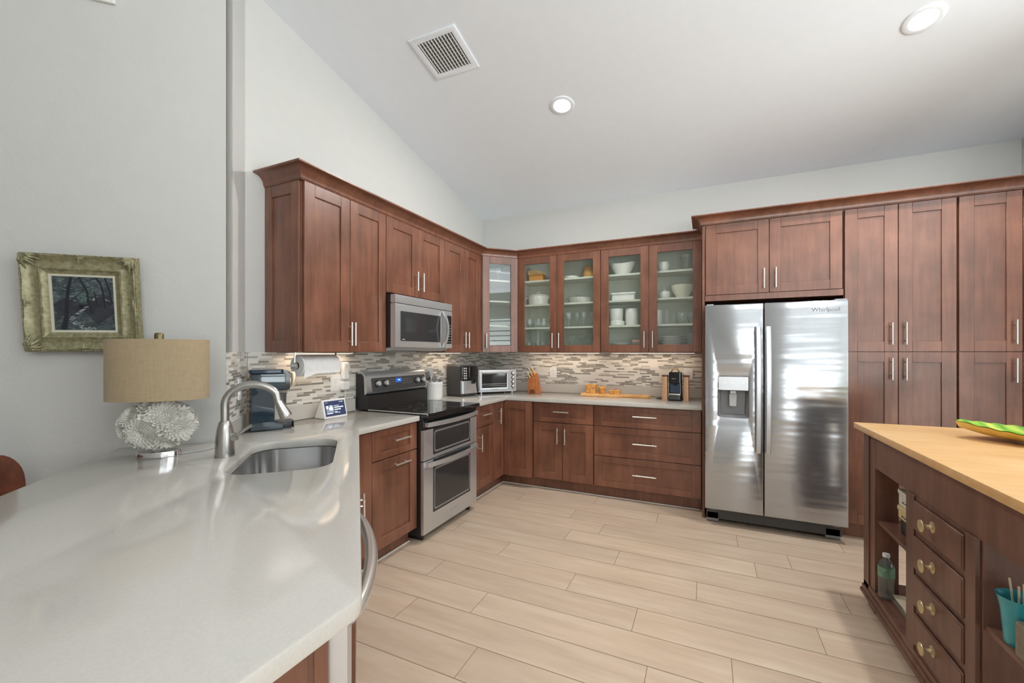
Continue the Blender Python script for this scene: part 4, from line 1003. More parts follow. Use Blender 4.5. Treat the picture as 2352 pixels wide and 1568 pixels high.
b.build('canvas', ['canvas', plain('paint_trunk', lin(24, 30, 40), .5), plain('paint_green', lin(84, 116, 100), .5, 0, .3), plain('paint_water', lin(150, 158, 158), .5, 0, .25), plain('paint_bank', lin(44, 46, 56), .5, 0, .4), plain('paint_grey', lin(84, 94, 98), .5), plain('paint_blue', lin(104, 118, 122), .5), plain('paint_pale', lin(142, 152, 150), .5), plain('paint_brown', lin(76, 68, 66), .5)], pf, smooth=False)

lp = thing('table_lamp', 'table lamp with white flower-petal body and oval tan drum shade on the peninsula', 'lamp', (-2.163, 1.014, .9142), PI/4)
b = MB(); b.lathe([(0, 0), (.080, 0), (.080, .022), (.0785, .024), (0, .024)], 48, 0, None, 1, .6); b.build('base', 'chrome', lp)
AX, AY, AZ, ZC = .142, .088, .108, .139
b = MB(); b.lathe([(0, -(AZ-.010))]+[((AX-.012)*math.cos(a_), (AZ-.010)*math.sin(a_)) for a_ in [-PI/2+PI*k/16 for k in range(1, 16)]]+[(0, AZ-.010)], 40, 0, Matrix.Translation((0, 0, ZC)), 1, (AY-.010)/(AX-.012))
rn = random.Random(11)
def onto(x, z, sy):
    e2 = 1-(x/AX)**2-(z/AZ)**2
    if e2 < .002:
        k = .999/math.sqrt((x/AX)**2+(z/AZ)**2); x *= k; z *= k; e2 = max(0, 1-(x/AX)**2-(z/AZ)**2)
    y = AY*math.sqrt(e2)*sy; return Vector((x, y, ZC+z)), Vector((x/AX**2, y/AY**2, z/AZ**2)).normalized()
def petal(p0, n0, d, L_, wd, el):
    d = (d-n0*d.dot(n0)).normalized(); t_ = n0.cross(d); vs = []
    for r_, (f_, w_) in enumerate(((0, .8), (.45, 1.0), (.75, .92), (.93, .65), (1.0, .3))):
        c_ = p0+d*(L_*f_*math.cos(el)+.002*f_*f_)+n0*(L_*f_*math.sin(el))
        for q_ in (-1, -.5, 0, .5, 1): vs.append(c_+t_*(wd*.5*w_*q_)-d*(wd*.20*q_*q_*w_))
    b.add(vs, [(r_*5+k, r_*5+k+1, r_*5+k+6, r_*5+k+5) for r_ in range(4) for k in range(4)])
def rosette(cx, cz, sy, R0, skip):
    rings = max(4, round(R0/.0080))
    for ring in range(rings):
        f_ = ring/max(1, rings-1); rr = R0*(ring+.2)/rings; wd = .011+.008*f_; np_ = max(3, round(2*PI*(rr+.003)/(wd*.80)))
        for k in range(np_):
            a = 2*PI*(k+.5*(ring % 2)+rn.uniform(-.1, .1))/np_; x = cx+rr*math.cos(a); z = cz+rr*math.sin(a)
            if (x/AX)**2+(z/AZ)**2 > 1.0: continue
            if any((x-ox)**2+(z-oz)**2 < (R_*.92)**2 for ox, oz, R_ in skip): continue
            p0, n0 = onto(x, z, sy); petal(p0+n0*(.006*(1-f_)-.012), n0, Vector((math.cos(a), 0, math.sin(a))), .016+rn.uniform(-.001, .001), wd, 1.38-.50*f_+rn.uniform(-.05, .05))
for sy in (-1, 1):
    done = []
    for cx, cz, R0 in ((-.030, -.025, .064), (.036, .050, .056), (-.080, .050, .044), (.095, -.018, .052), (.042, -.072, .040), (-.105, -.020, .040), (-.030, .084, .036), (-.065, -.080, .032), (.095, .058, .03)):
        rosette(cx, cz, sy, R0, done); done.append((cx, cz, R0))
    for _ in range(900):
        x = rn.uniform(-AX, AX); z = rn.uniform(-AZ, AZ)
        if (x/AX)**2+(z/AZ)**2 > .995 or any((x-ox)**2+(z-oz)**2 < (R_*.93)**2 for ox, oz, R_ in done): continue
        p0, n0 = onto(x, z, sy); a = math.atan2(z, x)+rn.uniform(-.9, .9); petal(p0-n0*.010, n0, Vector((math.cos(a), 0, math.sin(a))), .016, .017, 1.0)
b.build('petal_body', plain('shell_white', lin(222, 220, 212), .6), lp, recalc=False, ang=60)
b = MB(); b.cyl((0, 0, .235), (0, 0, .508), .006, 10); b.build('stem', 'nickel', lp)
t = NT('shade_fabric'); v = t.coord('Object', (30, 30, 900)); n = t.noise(v, 1, 3); v2 = t.coord('Object', (260, 260, 20)); n2 = t.noise(v2, 1, 2)
f = t.math('ADD', t.math('MULTIPLY', n, .65), t.math('MULTIPLY', n2, .35)); t.set(color=t.ramp(f, [(.35, lin(154, 135, 106)), (.65, lin(174, 154, 122))]), rough=.75, sheen=.2); t.bump(f, .15, .001); M['shade'] = t.m
b = MB(); b.lathe([(.181, .247), (.184, .247), (.184, .507), (.181, .507), (.1805, .506), (.1805, .248), (.181, .247)], 72, 0, None, 1, .60); b.build('lamp_shade', 'shade', lp)
b = MB(); b.lathe([(0, .500), (.018, .500), (.018, .506), (.0165, .510), (.0165, .530), (.012, .536), (0, .537)], 24); b.cyl((-.181, 0, .500), (.181, 0, .500), .0025, 8); b.cyl((0, -.108, .500), (0, .108, .500), .0025, 8); b.build('finial', plain('bronze', lin(122, 112, 82), .35, .8), lp)
b = MB(); inv = Matrix.Rotation(-PI/4, 4, 'Z') @ Matrix.Translation((2.163, -1.014, -.9142))
b.tube([inv @ Vector(p) for p in ((-2.12, 1.07, .918), (-2.09, 1.16, .9175), (-2.125, 1.24, .9175), (-2.17, 1.285, .9175), (-2.195, 1.318, .925), (-2.2, 1.33, .98))], .0028, 8); b.build('cord', 'lightgrey', lp)

sr = thing('counter_stool', 'brown leather-backed counter stool tucked behind the peninsula at far left', 'stool', st(2.12, -1.08)+(0,), PR)      # local -y = +t
b = MB(); b.rbox(-.22, .22, -.20, .22, .585, .640, .05, edge=.018); b.build('seat', 'leather', sr)
b = MB(); vs = []; N = 16
prof = rounded_poly([(-.23, .66), (.23, .66), (.23, .965), (-.23, .965)], [.03, .03, .13, .13], 8)
f_ = []; n = len(prof)
for d in (0, .028): vs += [(x, .235+.02-.35*x*x*1.2+d+(.965-z)*-.06, z) for x, z in prof]
fs = [(i, (i+1) % n, n+(i+1) % n, n+i) for i in range(n)]+[tuple(range(n-1, -1, -1)), tuple(range(n, 2*n))]; b.add(vs, fs); b.build('backrest', 'leather', sr, ang=50)
for x in (-.19, .19):
    for y in (-.17, .20): b = MB(); b.tube([(x*1.08, y*1.08, 0), (x, y, .59)], [.014, .02], 8); b.build('leg', 'wood_dark', sr)
for y in (-.175, .207): b = MB(); b.cyl((-.197, y, .22), (.197, y, .22), .011, 8); b.build('stretcher', 'wood_dark', sr)

# coffee machine seen from its tank side
cm = thing('coffee_maker', 'tall coffee maker with a smoky blue water tank beside the faucet', 'coffee maker', (-2.317, 1.517, .9144), math.radians(62))
Q = Matrix(((1,0,0,0),(0,0,1,0),(0,1,0,0),(0,0,0,1)))
b = MB(); pr = [(0, 0), (.215, 0), (.222, .010), (.222, .036), (.215, .042), (.135, .044), (.125, .052), (.125, .215), (.135, .225), (.200, .228), (.208, .236), (.208, .330), (.198, .345), (.02, .345), (.006, .335)]
b.prism(pr, .050, .115, 0, Q); b.build('body', 'black_gloss', cm, ang=30)
b = MB(); pr2 = [(.002, .006), (.165, .006), (.168, .03), (.128, .046), (.122, .055), (.122, .225), (.132, .232), (.178, .236), (.178, .328), (.006, .328)]
b.prism(pr2, .003, .0495, 0, Q, .004); b.build('water_tank', 'blue_tank', cm, ang=30)
b = MB(); b.prism([(.006, .010), (.155, .010), (.118, .05), (.118, .19), (.06, .200), (.008, .178)], .010, .042, 0, Q); b.build('water', glass('tank_water', (.55, .64, .70, 1), 1.33, 0, .30, (.12, .19, .25, 1)), cm, ang=30)
b = MB(); b.rbox(-.003, .170, -.001, .112, .3295, .352, .02, edge=.004); b.build('tank_lid', plain('dark_blue_plastic', lin(26, 44, 62), .15), cm)
b = MB(); b.rbox(.135, .224, .006, .112, .0445, .048, .02); b.build('drip_tray', 'dark_grey', cm)
b = MB(); b.rbox(.222, .2245, .02, .10, .004, .040, .001, axis='x'); b.lathe([(0, 0), (.024, 0), (.026, .09), (.0, .09)], 20, 0, Matrix.Translation((.165, .06, .12))); b.build('front_trim', 'dark_grey', cm)
b = MB(); b.tube([(.207, .03, .335), (.222, .03, .33), (.226, .03, .30), (.224, .03, .262), (.214, .03, .25)], [.006, .008, .010, .010, .006], 10, flat=1.4); b.build('lever', plain('cream_metal', lin(214, 196, 170), .3, .5), cm)
b = MB(); b.tube([(0, .08, .02), (-.010, .075, .008), (-.014, .04, .005), (-.012, .01, .005)], .004, 8); b.build('cord', 'black', cm)
# paper towels under the near cabinet
pt = thing('paper_towel_holder', 'chrome paper towel holder mounted under the near left cabinet', 'holder', (-2.305, 1.95, 1.3675), PI/2)
b = MB()
for x in (-.158, .152): b.tube([(x, .0, -.0015), (x*1.02, .002, -.03), (x*1.03, .0, -.085)], [.006, .005, .006], 8); b.cyl((x*1.03-.006, 0, -.085), (x*1.03+.006, 0, -.085), .021, 20)
b.box(-.16, .155, -.012, .012, -.004, -.0005, .001); b.cyl((-.16, 0, -.085), (.155, 0, -.085), .005, 10); b.build('bracket', 'chrome', pt)
pr_ = thing('paper_towel_roll', 'white paper towel roll hanging under the left cabinet', 'paper towel', (-2.305, 1.95, 1.2825), PI/2)
b = MB(); b.lathe([(.02, -.145), (.062, -.145), (.0665, -.140), (.0665, .135), (.062, .140), (.02, .140), (.02, -.145)], 48, 0, Matrix.Rotation(PI/2, 4, 'Y')); b.build('roll', 'paper', pr_)
b = MB(); b.add([(-.14, -.0668, -.01), (.135, -.0668, -.01), (.135, -.061, -.050), (-.05, -.061, -.050), (-.14, -.052, -.078)], [(0, 1, 2, 3, 4)]); b.build('loose_sheet', 'paper', pr_, smooth=False)
b = MB(); b.lathe([(.0195, -.147), (.021, -.147), (.021, .142), (.0195, .142)], 24, 0, Matrix.Rotation(PI/2, 4, 'Y')); b.build('core', plain('cardboard', lin(128, 112, 92), .9), pr_)
# outlets
def outlet(name, label, loc, rz, W=.072, H_=.118, toggles=1, rocker=False):
    q = thing(name, label, 'outlet' if not rocker else 'switch', loc, rz, 'white wall plates')
    b = MB(); b.rbox(-W/2, W/2, -.006, 0, -H_/2, H_/2, .006, axis='y', edge=.0015); b.build('plate', 'white', q)
    for k in range(toggles):
        xx_ = (k-(toggles-1)/2)*.046; b = MB(); b.rbox(xx_-.0165, xx_+.0165, -.0085, -.005, -.033, .033, .003, axis='y', edge=.001); o = b.build('rocker' if rocker else 'socket', 'white', q)
        if not rocker:
            b = MB()
            for z in (-.017, .017): b.box(xx_-.007, xx_-.005, -.0088, -.0084, z-.004, z+.005); b.box(xx_+.005, xx_+.007, -.0088, -.0084, z-.004, z+.005)
            b.build('slots', 'dark_grey', o, smooth=False)
    return q
outlet('wall_outlet', 'white outlet above the knife block on the beige mosaic', (-1.574, YW-.0088, 1.139), 0, .082)
outlet('wall_outlet', 'white outlet with a plug behind the pod coffee machine', (-.163, YW-.0088, 1.150), 0, .082)
outlet('light_switch', 'white double switch and outlet plate below the paper towels', (XW+.0088, 2.278, 1.142), PI/2, .125, .118, 2, True)
apz = ap
outlet('wall_outlet', 'white outlet on the short angled wall behind the faucet', (-2.2177+(XW+2.2177)*.55+.0066, 1.3273+(PCY-1.3273)*.55+.0068, 1.160), ap, .075)
q = thing('plug_adapter', 'white square charger plugged into the plate left of the range', 'charger', (XW+.0152, 2.325, 1.117), PI/2)
b = MB(); b.rbox(-.034, .034, -.036, 0, -.028, .030, .008, axis='y', edge=.004); b.build('adapter', 'white', q)
b = MB(); b.tube([(.0, -.022, -.029), (.002, -.022, -.06), (.0, -.02, -.10), (-.02, -.03, -.16), (-.03, -.05, -.195)], .0022, 8); b.build('cord', 'white', q)
q = thing('night_light', 'upright white plug-in device at the end of the paper towel roll', 'plug-in device', (XW+.0152, 2.33, 1.165), PI/2)
b = MB(); b.rbox(-.027, .027, -.034, 0, 0, .128, .012, axis='y', edge=.006); b.build('case', 'white', q)
b = MB(); b.rbox(-.006, .006, -.0352, -.034, .09, .108, .002, axis='y'); b.build('sensor', 'lightgrey', q)
# smart display
sd = thing('smart_display', 'white smart display with lit dark blue screen on the counter left of the range', 'smart display', (-2.345, 2.135, .9144), math.radians(88))
b = MB(); b.prism([(-.012, 0), (.082, 0), (.085, .010), (.035, .110), (.022, .126), (.014, .124), (-.014, .008)], -.098, .098, 0, Matrix(((0,0,1,0),(1,0,0,0),(0,1,0,0),(0,0,0,1))), .004); b.build('case', 'white', sd, ang=40)
ts = math.atan2(.028, .116); SM = Matrix.Translation((0, -.0150, .006)) @ Matrix.Rotation(-ts, 4, 'X')
b = MB(); b.box(-.084, .084, -.0012, .002, .008, .112, 0, 0, SM); o = b.build('screen', emis('screen_blue', (.018, .028, .07, 1), 1.0), sd, smooth=False)
b = MB(); b.box(-.074, -.014, -.0018, -.0012, .030, .082, 0, 0, SM); b.build('picture', emis('screen_pic', (.16, .20, .26, 1), 1), o, smooth=False)
b = MB()
for x0_, x1_, z in ((-.074, -.058, .060), (-.040, -.028, .062), (-.05, -.020, .048)): b.box(x0_, x1_, -.0021, -.0018, z, z+.02, 0, 0, SM)
b.box(-.074, -.026, -.0021, -.0018, .024, .029, 0, 0, SM)
for x0_, x1_, z, h in ((-.008, .032, .076, .003), (-.008, .068, .062, .007), (-.008, .044, .047, .007), (-.008, .012, .034, .004), (-.008, .036, .027, .003), (.038, .05, .100, .003), (.054, .070, .100, .004), (-.076, -.072, .100, .004), (-.064, -.060, .100, .004)): b.box(x0_, x1_, -.0021, -.0012, z, z+h, 0, 0, SM)
b.build('screen_text', emis('screen_white', (.72, .75, .8, 1), 1), o, smooth=False)

# ------------------------------------------------------------------ back corner counter
cr = thing('utensil_crock', 'white ribbed ceramic crock full of utensils right of the range', 'crock', (-2.377, 3.345, .9144))
b = MB(); b.lathe([(0, 0), (.078, 0), (.082, .004), (.0835, .03), (.0835, .140), (.086, .150), (.086, .168), (.083, .172), (.078, .168), (.076, .02), (0, .012)], 72, 0, None, 1, 1, .012, 24); b.build('pot', 'porcelain', cr, ang=60)
def utensil(name, label, base_, tip, kind, mat_, hd=None):
    q = thing(name, label, 'utensil', (-2.377, 3.345, .9144), 0, 'utensils in the crock'); A = Vector(base_); T = Vector(tip); d = (T-A).normalized()
    b = MB(); b.cyl(A, T, .0052, 8); b.build('handle', mat_, q)
    d = Vector(hd).normalized() if hd else d; side = Vector((0.45, .893, 0)) if abs(d.z) > .7 else Vector((.9, -.2, .3)); side = (side-d*side.dot(d)).normalized(); nr = d.cross(side); m = Matrix((side, d, nr)).transposed().to_4x4(); m.translation = T
    b = MB()
    if kind == 'fork':
        b.box(-.022, .022, 0, .028, -.0015, .0015, .001, 0, m)
        for k in range(4): b.box(-.022+k*.0125, -.0155+k*.0125, .028, .085, -.0015, .0015, .0006, 0, m)
    elif kind == 'spoon': b.ball((0, .034, 0), .036, 18, 0, .72, 1.0, .18, m)
    elif kind == 'spatula': b.rbox(-.034, .034, 0, .085, -.003, .003, .018, 0, m, edge=.001)
    elif kind == 'ladle':
        b.ball((0, .03, 0), .034, 18, 0, 1, 1, .5, m)
    elif kind == 'turner': b.plate(rrect(-.036, .036, 0, .08, .006), [rrect(-.022, -.012, .015, .068, .003)[::-1], rrect(-.005, .005, .015, .068, .003)[::-1], rrect(.012, .022, .015, .068, .003)[::-1]], -.001, .001, 0, 0, m)
    b.build('head', mat_, q)
utensil('slotted_fork', 'dark slotted fork turner leaning left over the range in the crock', (-.01, -.03, .03), (-.016, -.056, .188), 'fork', 'dark_grey', (-.05, -.32, .9))
utensil('serving_spoon', 'grey rounded spoon at the left of the crock', (.03, -.03, .03), (.036, -.040, .168), 'spoon', 'grey')
utensil('spatula', 'wide grey silicone spatula leaning right in the crock', (.045, .0, .03), (.054, .010, .172), 'ladle', 'grey', (.25, .45, .45))
utensil('turner', 'steel slotted turner leaning right above the grey spatula', (-.025, .03, .03), (-.025, .050, .195), 'turner', 'nickel', (.15, .75, .45))
utensil('ladle', 'shiny steel spoon sticking out furthest right of the crock', (.015, .045, .04), (.018, .062, .196), 'spoon', 'nickel', (.25, .9, .0))
utensil('tongs', 'pale handled utensil standing upright at the back of the crock', (-.045, .02, .03), (-.055, .015, .22), 'spatula', 'lightgrey')

af = thing('air_fryer', 'black air fryer with stainless basket front in the back corner', 'air fryer', (-2.248, 3.628, .9144), math.radians(73))
b = MB(); b.rbox(0, .232, 0, .235, .012, .316, .03, edge=.008); b.rbox(.012, .22, .012, .225, 0, .014, .03); b.build('body', 'dark_grey', af)
b = MB(); b.rbox(.006, .226, -.008, .03, .165, .308, .025, edge=.004); b.rbox(.10, .228, -.014, .02, .20, .30, .012); b.build('control_front', 'black_gloss', af)
b = MB(); b.rbox(.004, .228, -.016, .03, .030, .160, .028, edge=.004); o = b.build('basket', 'steel', af)
b = MB(); b.tube([(.150, -.012, .150), (.150, -.050, .168), (.150, -.075, .160), (.150, -.085, .10), (.150, -.092, .050)], [.012, .013, .013, .012, .010], 10, flat=1.2); b.rbox(.125, .175, -.03, -.012, .13, .168, .01); b.build('handle', 'black', o)
b = MB()
for k in range(2):
    for j in range(5): b.box(.028+k*.026, .048+k*.026, -.0095, -.008, .18+j*.025, .196+j*.025, .001)
b.build('buttons', 'lightgrey', af)

to = thing('toaster_oven', 'stainless countertop toaster oven standing across the back corner', 'toaster oven', (-2.215, 3.930, .9144), math.radians(49.8))
TWd, THt, TDp = .448, .262, .28
b = MB(); b.rbox(0, TWd, 0, TDp, .022, THt, .012, axis='y', edge=.003)
for x in (.03, TWd-.05):
    for y in (.03, TDp-.04): b.cyl((x+.01, y, 0), (x+.01, y, .023), .014, 12)
b.build('case', 'steel', to)
b = MB(); b.plate(rrect(.012, .350, .036, .255, .008), [rrect(.036, .328, .068, .222, .008)[::-1]], 0, .014, .002, 0, Matrix.Translation((0, -.0005, 0)) @ UP); o = b.build('door', 'steel', to)
b = MB(); b.box(.034, .330, -.004, -.002, .066, .224); b.build('window', plain('toaster_window', (.03, .03, .03, 1), .05), o, smooth=False)
b = MB(); b.cyl((.028, -.036, .240), (.336, -.036, .240), .0085, 12); b.cyl((.04, -.012, .240), (.04, -.036, .240), .006, 8); b.cyl((.324, -.012, .240), (.324, -.036, .240), .006, 8); b.build('handle', 'nickel', o)
b = MB(); b.box(.038, .326, -.0050, -.004, .108, .1105); b.box(.038, .326, -.005, -.004, .09, .0915); b.build('rack', 'nickel', o, smooth=False)
b = MB(); b.box(.150, .230, -.0155, -.0145, .046, .056); b.build('name_strip', 'lightgrey', o, smooth=False)
b = MB(); b.rbox(.362, .445, -.004, .001, .036, .256, .004, axis='y', edge=.001); o = b.build('control_column', 'lightgrey', to)
for k in range(4):
    b = MB(); m = Matrix.Translation((.404, -.004, .222-k*.048)) @ Matrix.Rotation(PI/2, 4, 'X'); b.lathe([(0, 0), (.020, 0), (.020, .004), (.016, .006)], 20, 1, m); b.lathe([(.0155, .006), (.015, .022), (.012, .024), (0, .024)], 20, 0, m); b.build('knob', ['nickel', 'black'], o)

kb = thing('knife_block', 'slanted brown wooden knife block on the back counter', 'knife block', (-1.770, 4.238, .9144), 0)
YZ = Matrix(((0,0,1,0),(1,0,0,0),(0,1,0,0),(0,0,0,1)))
b = MB(); b.prism([(0, 0), (.165, 0), (.05, .225), (.032, .222), (.004, .172)], 0, .098, 0, YZ, .002); b.build('block', 'oak_block', kb, ang=20)
b = MB(); pts = [(.022, .004), (.078, .004), (.078, .036)]+[(.05+.028*math.cos(a), .036+.014*math.sin(a)) for a in [PI*i/8 for i in range(1, 8)]]+[(.022, .036)]
b.prism(pts, 0, .0012, 0, Matrix.Translation((0, -.0002, 0)) @ UP); b.build('recess_shade', plain('recess_shade_brown', lin(112, 62, 30), .5), kb)  # flat arch, its darker brown stands for the shade in the recess
for k, (x, y, z, mt, L_, lab) in enumerate(((.022, .010, .185, 'cream_handle', .085, 'cream handled knife at the front left of the knife block'), (.045, .022, .205, 'cream_handle', .105, 'cream handled knife in the middle of the knife block'), (.070, .038, .222, 'cream_handle', .125, 'tall cream handled knife with steel end at the back of the knife block'), (.078, .020, .200, 'orange_handle', .110, 'orange handled knife in the knife block'))):
    q = thing('knife', lab, 'knife', (-1.770+x, 4.238+y, .9144+z-.012), 0, 'knives in the knife block')
    b = MB(); dv = Vector((-.30, -.42, .86)).normalized(); P_2 = [dv*0, dv*.02, dv*(L_*.5), dv*(L_*.92), dv*L_]
    b.tube(P_2, [.007, .009, .0085, .010, .006], 10, flat=.7); b.build('handle', plain(mt, lin(226, 214, 184) if mt[0] == 'c' else lin(222, 136, 36), .4), q)
    b = MB(); b.tube([dv*(L_-.004), dv*(L_+.004)], [.0085, .006], 10); b.build('end_cap', 'chrome', q)

cb = thing('cutting_board', 'long-handled light wood paddle board lying on the back counter', 'cutting board', (-1.19, 4.325, .9144), math.radians(1.5))
b = MB(); ol = [(0, -.07), (.30, -.078), (.36, -.062), (.43, -.024), (.56, -.020), (.64, -.026), (.672, -.018), (.685, 0), (.672, .018), (.64, .026), (.56, .020), (.43, .024), (.36, .062), (.30, .078), (0, .07)]
b.prism(ol, .0, .026, 0, None, .003); b.build('board', 'board_wood', cb)
b = MB(); b.tube([(.655, -.02, .013), (.68, -.03, .008), (.70, -.02, .0035), (.69, .01, .003), (.66, .02, .014)], .003, 8); b.build('cord', plain('hemp_cord', lin(206, 160, 104), .9), cb)
for k, (x, wd, h, sq, lab) in enumerate(((-1.092, .108, .092, 0, 'tall lidded wicker box leftmost on the wooden paddle board'), (-.98, .080, .074, 1, 'small round lidded wicker box in the middle of the paddle board'), (-.848, .112, .040, 0, 'low flat wicker box with a loop handle on the paddle board'))):
    q = thing('wicker_box', lab, 'basket', (x, 4.33, .9410), 0, 'lidded boxes on the paddle board')
    b = MB()
    if sq: b.lathe([(0, 0), (wd*.42, 0), (wd*.45, .004), (wd*.46, h*.66), (0, h*.66)], 28)
    else: b.rbox(-wd*.46, wd*.46, -.036, .036, 0, h*.68, .008, edge=.002)
    b.build('box_body', 'wicker', q)
    b = MB()
    if sq: b.lathe([(wd*.5, h*.62), (wd*.51, h*.66), (wd*.5, h-.004), (wd*.47, h), (0, h)], 28)
    else: b.rbox(-wd*.5, wd*.5, -.040, .040, h*.64, h, .009, edge=.003)
    b.build('lid', 'wicker', q)
    b = MB(); b.tube([(-.012, 0, h-.001), (-.009, 0, h+.009), (0, 0, h+.012), (.009, 0, h+.009), (.012, 0, h-.001)], .0022, 6); b.build('loop', 'oak_block', q)

ns = thing('espresso_machine', 'black pod espresso machine flanked by two copper pod holders near the refrigerator', 'coffee maker', (-.266, 4.172, .9144), math.radians(0))
b = MB(); b.rbox(-.055, .058, .045, .235, 0, .262, .012, edge=.003); b.rbox(-.055, .058, -.002, .07, .165, .268, .014, edge=.004); b.rbox(-.055, .058, .0, .06, 0, .012, .008); b.build('body', 'black_gloss', ns)
b = MB(); b.rbox(-.045, .045, .040, .0455, .075, .160, .006, axis='y'); b.build('back_plate', plain('blue_grey_panel', lin(70, 84, 108), .25, .2), ns)
b = MB(); b.cyl((0, .022, .145), (0, .022, .167), .016, 16); b.build('nozzle', 'black', ns)
b = MB(); b.rbox(-.052, .050, -.012, .046, .056, .068, .006, edge=.002); b.build('cup_grid', 'nickel', ns)
b = MB(); b.rbox(-.048, .046, -.006, .044, .013, .055, .006, edge=.002); b.build('drip_tray', plain('smoked_grey', lin(70, 76, 68), .2), ns)
b = MB(); b.tube([(-.035, .03, .266), (-.025, .025, .290), (0, .022, .298), (.025, .025, .290), (.035, .03, .266)], .007, 10); b.build('lever', plain('copper_trim', lin(214, 176, 128), .25, .8), ns)
b = text_mb('NESPRESSO', .0072, .0003, Matrix.Translation((-.01, -.0026, .207)) @ UP); b.build('brand_lettering', 'white', ns)
b = MB(); b.tube([(-.05, .20, .02), (-.11, .21, .006), (-.165, .15, .0045), (-.178, .125, .0045), (-.150, .105, .0045), (-.09, .110, .0045), (-.058, .12, .01)], .0035, 8); b.build('cord', 'black', ns)
for k, sgn in enumerate((-1, 1)):
    q = thing('pod_holder', ('copper toned pod holder on the left of the espresso machine', 'copper toned pod holder on the right of the espresso machine')[k], 'pod holder', (-.2645+sgn*.093, 4.215, .9144), 0, 'pod holders')
    b = MB(); b.rbox(-.024, .024, -.03, .05, .012, .225, .006, edge=.001); b.rbox(-.027, .027, -.034, .054, 0, .013, .004); b.build('column', plain('copper', lin(206, 164, 128), .35, .35), q)
    b = MB(); b.rbox(-.026, .026, -.032, .052, .2255, .238, .004); b.build('cap', plain('brown_cap', lin(86, 48, 30), .4), q)

# ------------------------------------------------------------------ contents of the glass cabinets
Z1, Z2, Z3, Z0 = [s_+.0006 for s_ in sh]+[UB+.0186]
def lath(name, label, cat, prof, x, y, z, mat_, seg=28, group=None, sx_=1, sy_=1, fl=0, nf=0):
    b = MB(); b.lathe(prof, seg, 0, None, sx_, sy_, fl, nf); o = b.build(name, mat_, ang=50); o.location = (x, y, z); return tag(o, label, cat, group)
q = thing('gift_basket', 'orange lidded basket on the top shelf of the left glass door', 'basket', (-1.715, 4.38, Z3)); b = MB(); b.rbox(-.082, .082, -.06, .06, 0, .085, .012, edge=.003); b.build('basket_body', plain('orange_wood', lin(222, 158, 78), .5), q); b = MB(); b.prism([(-.088, .082), (.088, .082), (.088, .10), (.02, .125), (-.088, .125)], -.064, .064, 0, Q); b.build('lid', plain('pale_wood', lin(232, 196, 140), .5), q)
lath('tray', 'white flat serving tray on the top shelf behind the second glass door', 'tray', [(0, 0), (.07, 0), (.078, .006), (.085, .03), (.083, .03), (.074, .008), (0, .006)], -1.318, 4.36, Z3, 'porcelain', 36)
lath('vase', 'round orange vase on the top shelf behind the second glass door', 'vase', [(0, 0), (.045, 0), (.058, .03), (.060, .07), (.048, .115), (.030, .130), (.028, .128), (.04, .11), (0, .02)], -1.130, 4.38, Z3, plain('orange_glaze', lin(226, 166, 92), .4), 28, None, 1.1, 1)
q = thing('casserole', 'white lidded casserole pot behind the left glass door', 'pot', (-1.695, 4.36, Z2)); b = MB(); b.lathe([(0, 0), (.098, 0), (.108, .01), (.115, .095), (.112, .098), (0, .098)], 36, 0, None, 1, .9); b.build('pot_body', 'porcelain', q)
b = MB(); b.lathe([(.118, .098), (.118, .104), (.09, .116), (.02, .122), (0, .122)], 36, 0, None, 1, .9); b.tube([(-.022, 0, .12), (-.018, 0, .138), (0, 0, .144), (.018, 0, .138), (.022, 0, .12)], .006, 8); b.build('lid', 'porcelain', q)
for s_ in (-1, 1): b = MB(); b.tube([(s_*.108, -.025, .082), (s_*.132, -.02, .086), (s_*.136, 0, .086), (s_*.132, .02, .086), (s_*.108, .025, .082)], .006, 8); b.build('handle', 'porcelain', q)
lath('pie_dish', 'white fluted pie dish on the second shelf behind the second glass door', 'dish', [(0, 0), (.10, 0), (.112, .012), (.132, .050), (.128, .052), (.108, .014), (0, .008)], -1.215, 4.345, Z2, 'porcelain', 72, None, 1, 1, .02, 24)
lath('glass_bowl', 'small clear glass bowl standing in the white pie dish', 'glass', [(0, .002), (.025, .0), (.03, .004), (.036, .03), (.050, .075), (.048, .075), (.034, .03), (0, .008)], -1.211, 4.35, Z2+.0085, 'glassware')
tumb = [(0, .003), (.026, 0), (.028, .004), (.034, .088), (.033, .088), (.026, .008), (0, .006)]
bal = [(0, .002), (.030, 0), (.031, .003), (.006, .009), (.0045, .05), (.008, .062), (.030, .085), (.036, .115), (.030, .150), (.029, .150), (.034, .115), (.027, .086), (0, .068)]
def row(name, labels, cat, prof, xs, y, z, group, mat_='glassware'):
    first = None
    for i, x in enumerate(xs):
        yy = y+(i % 2)*.05
        if first is None: first = lath(name, labels[0], cat, prof, x, yy, z, mat_, 20, group)
        else: o = first.copy(); C.objects.link(o); o.location = (x, yy, z); o['label'] = labels[i % len(labels)]
ORD = ['leftmost', 'second', 'third', 'fourth', 'fifth', 'sixth']
row('tumbler_glass', ['clear tumbler on the bottom shelf behind the left glass door, %s from the left' % o_ for o_ in ORD], 'glass', tumb, [-1.78, -1.70, -1.62, -1.55, -1.49], 4.30, Z0, 'tumblers behind the left glass door')
row('stemless_glass', ['stemless glass on the third shelf behind the left glass door, %s from the left' % o_ for o_ in ORD], 'glass', [(0, .003), (.026, 0), (.03, .004), (.04, .045), (.034, .098), (.033, .098), (.038, .045), (0, .008)], [-1.775, -1.69, -1.61, -1.53], 4.30, Z1, 'stemless glasses behind the left glass door')
row('wine_glass', ['wine glass on the third shelf behind the second glass door, %s from the left' % o_ for o_ in ORD], 'glass', bal, [-1.33, -1.25, -1.165, -1.085], 4.30, Z1, 'wine glasses behind the second glass door')
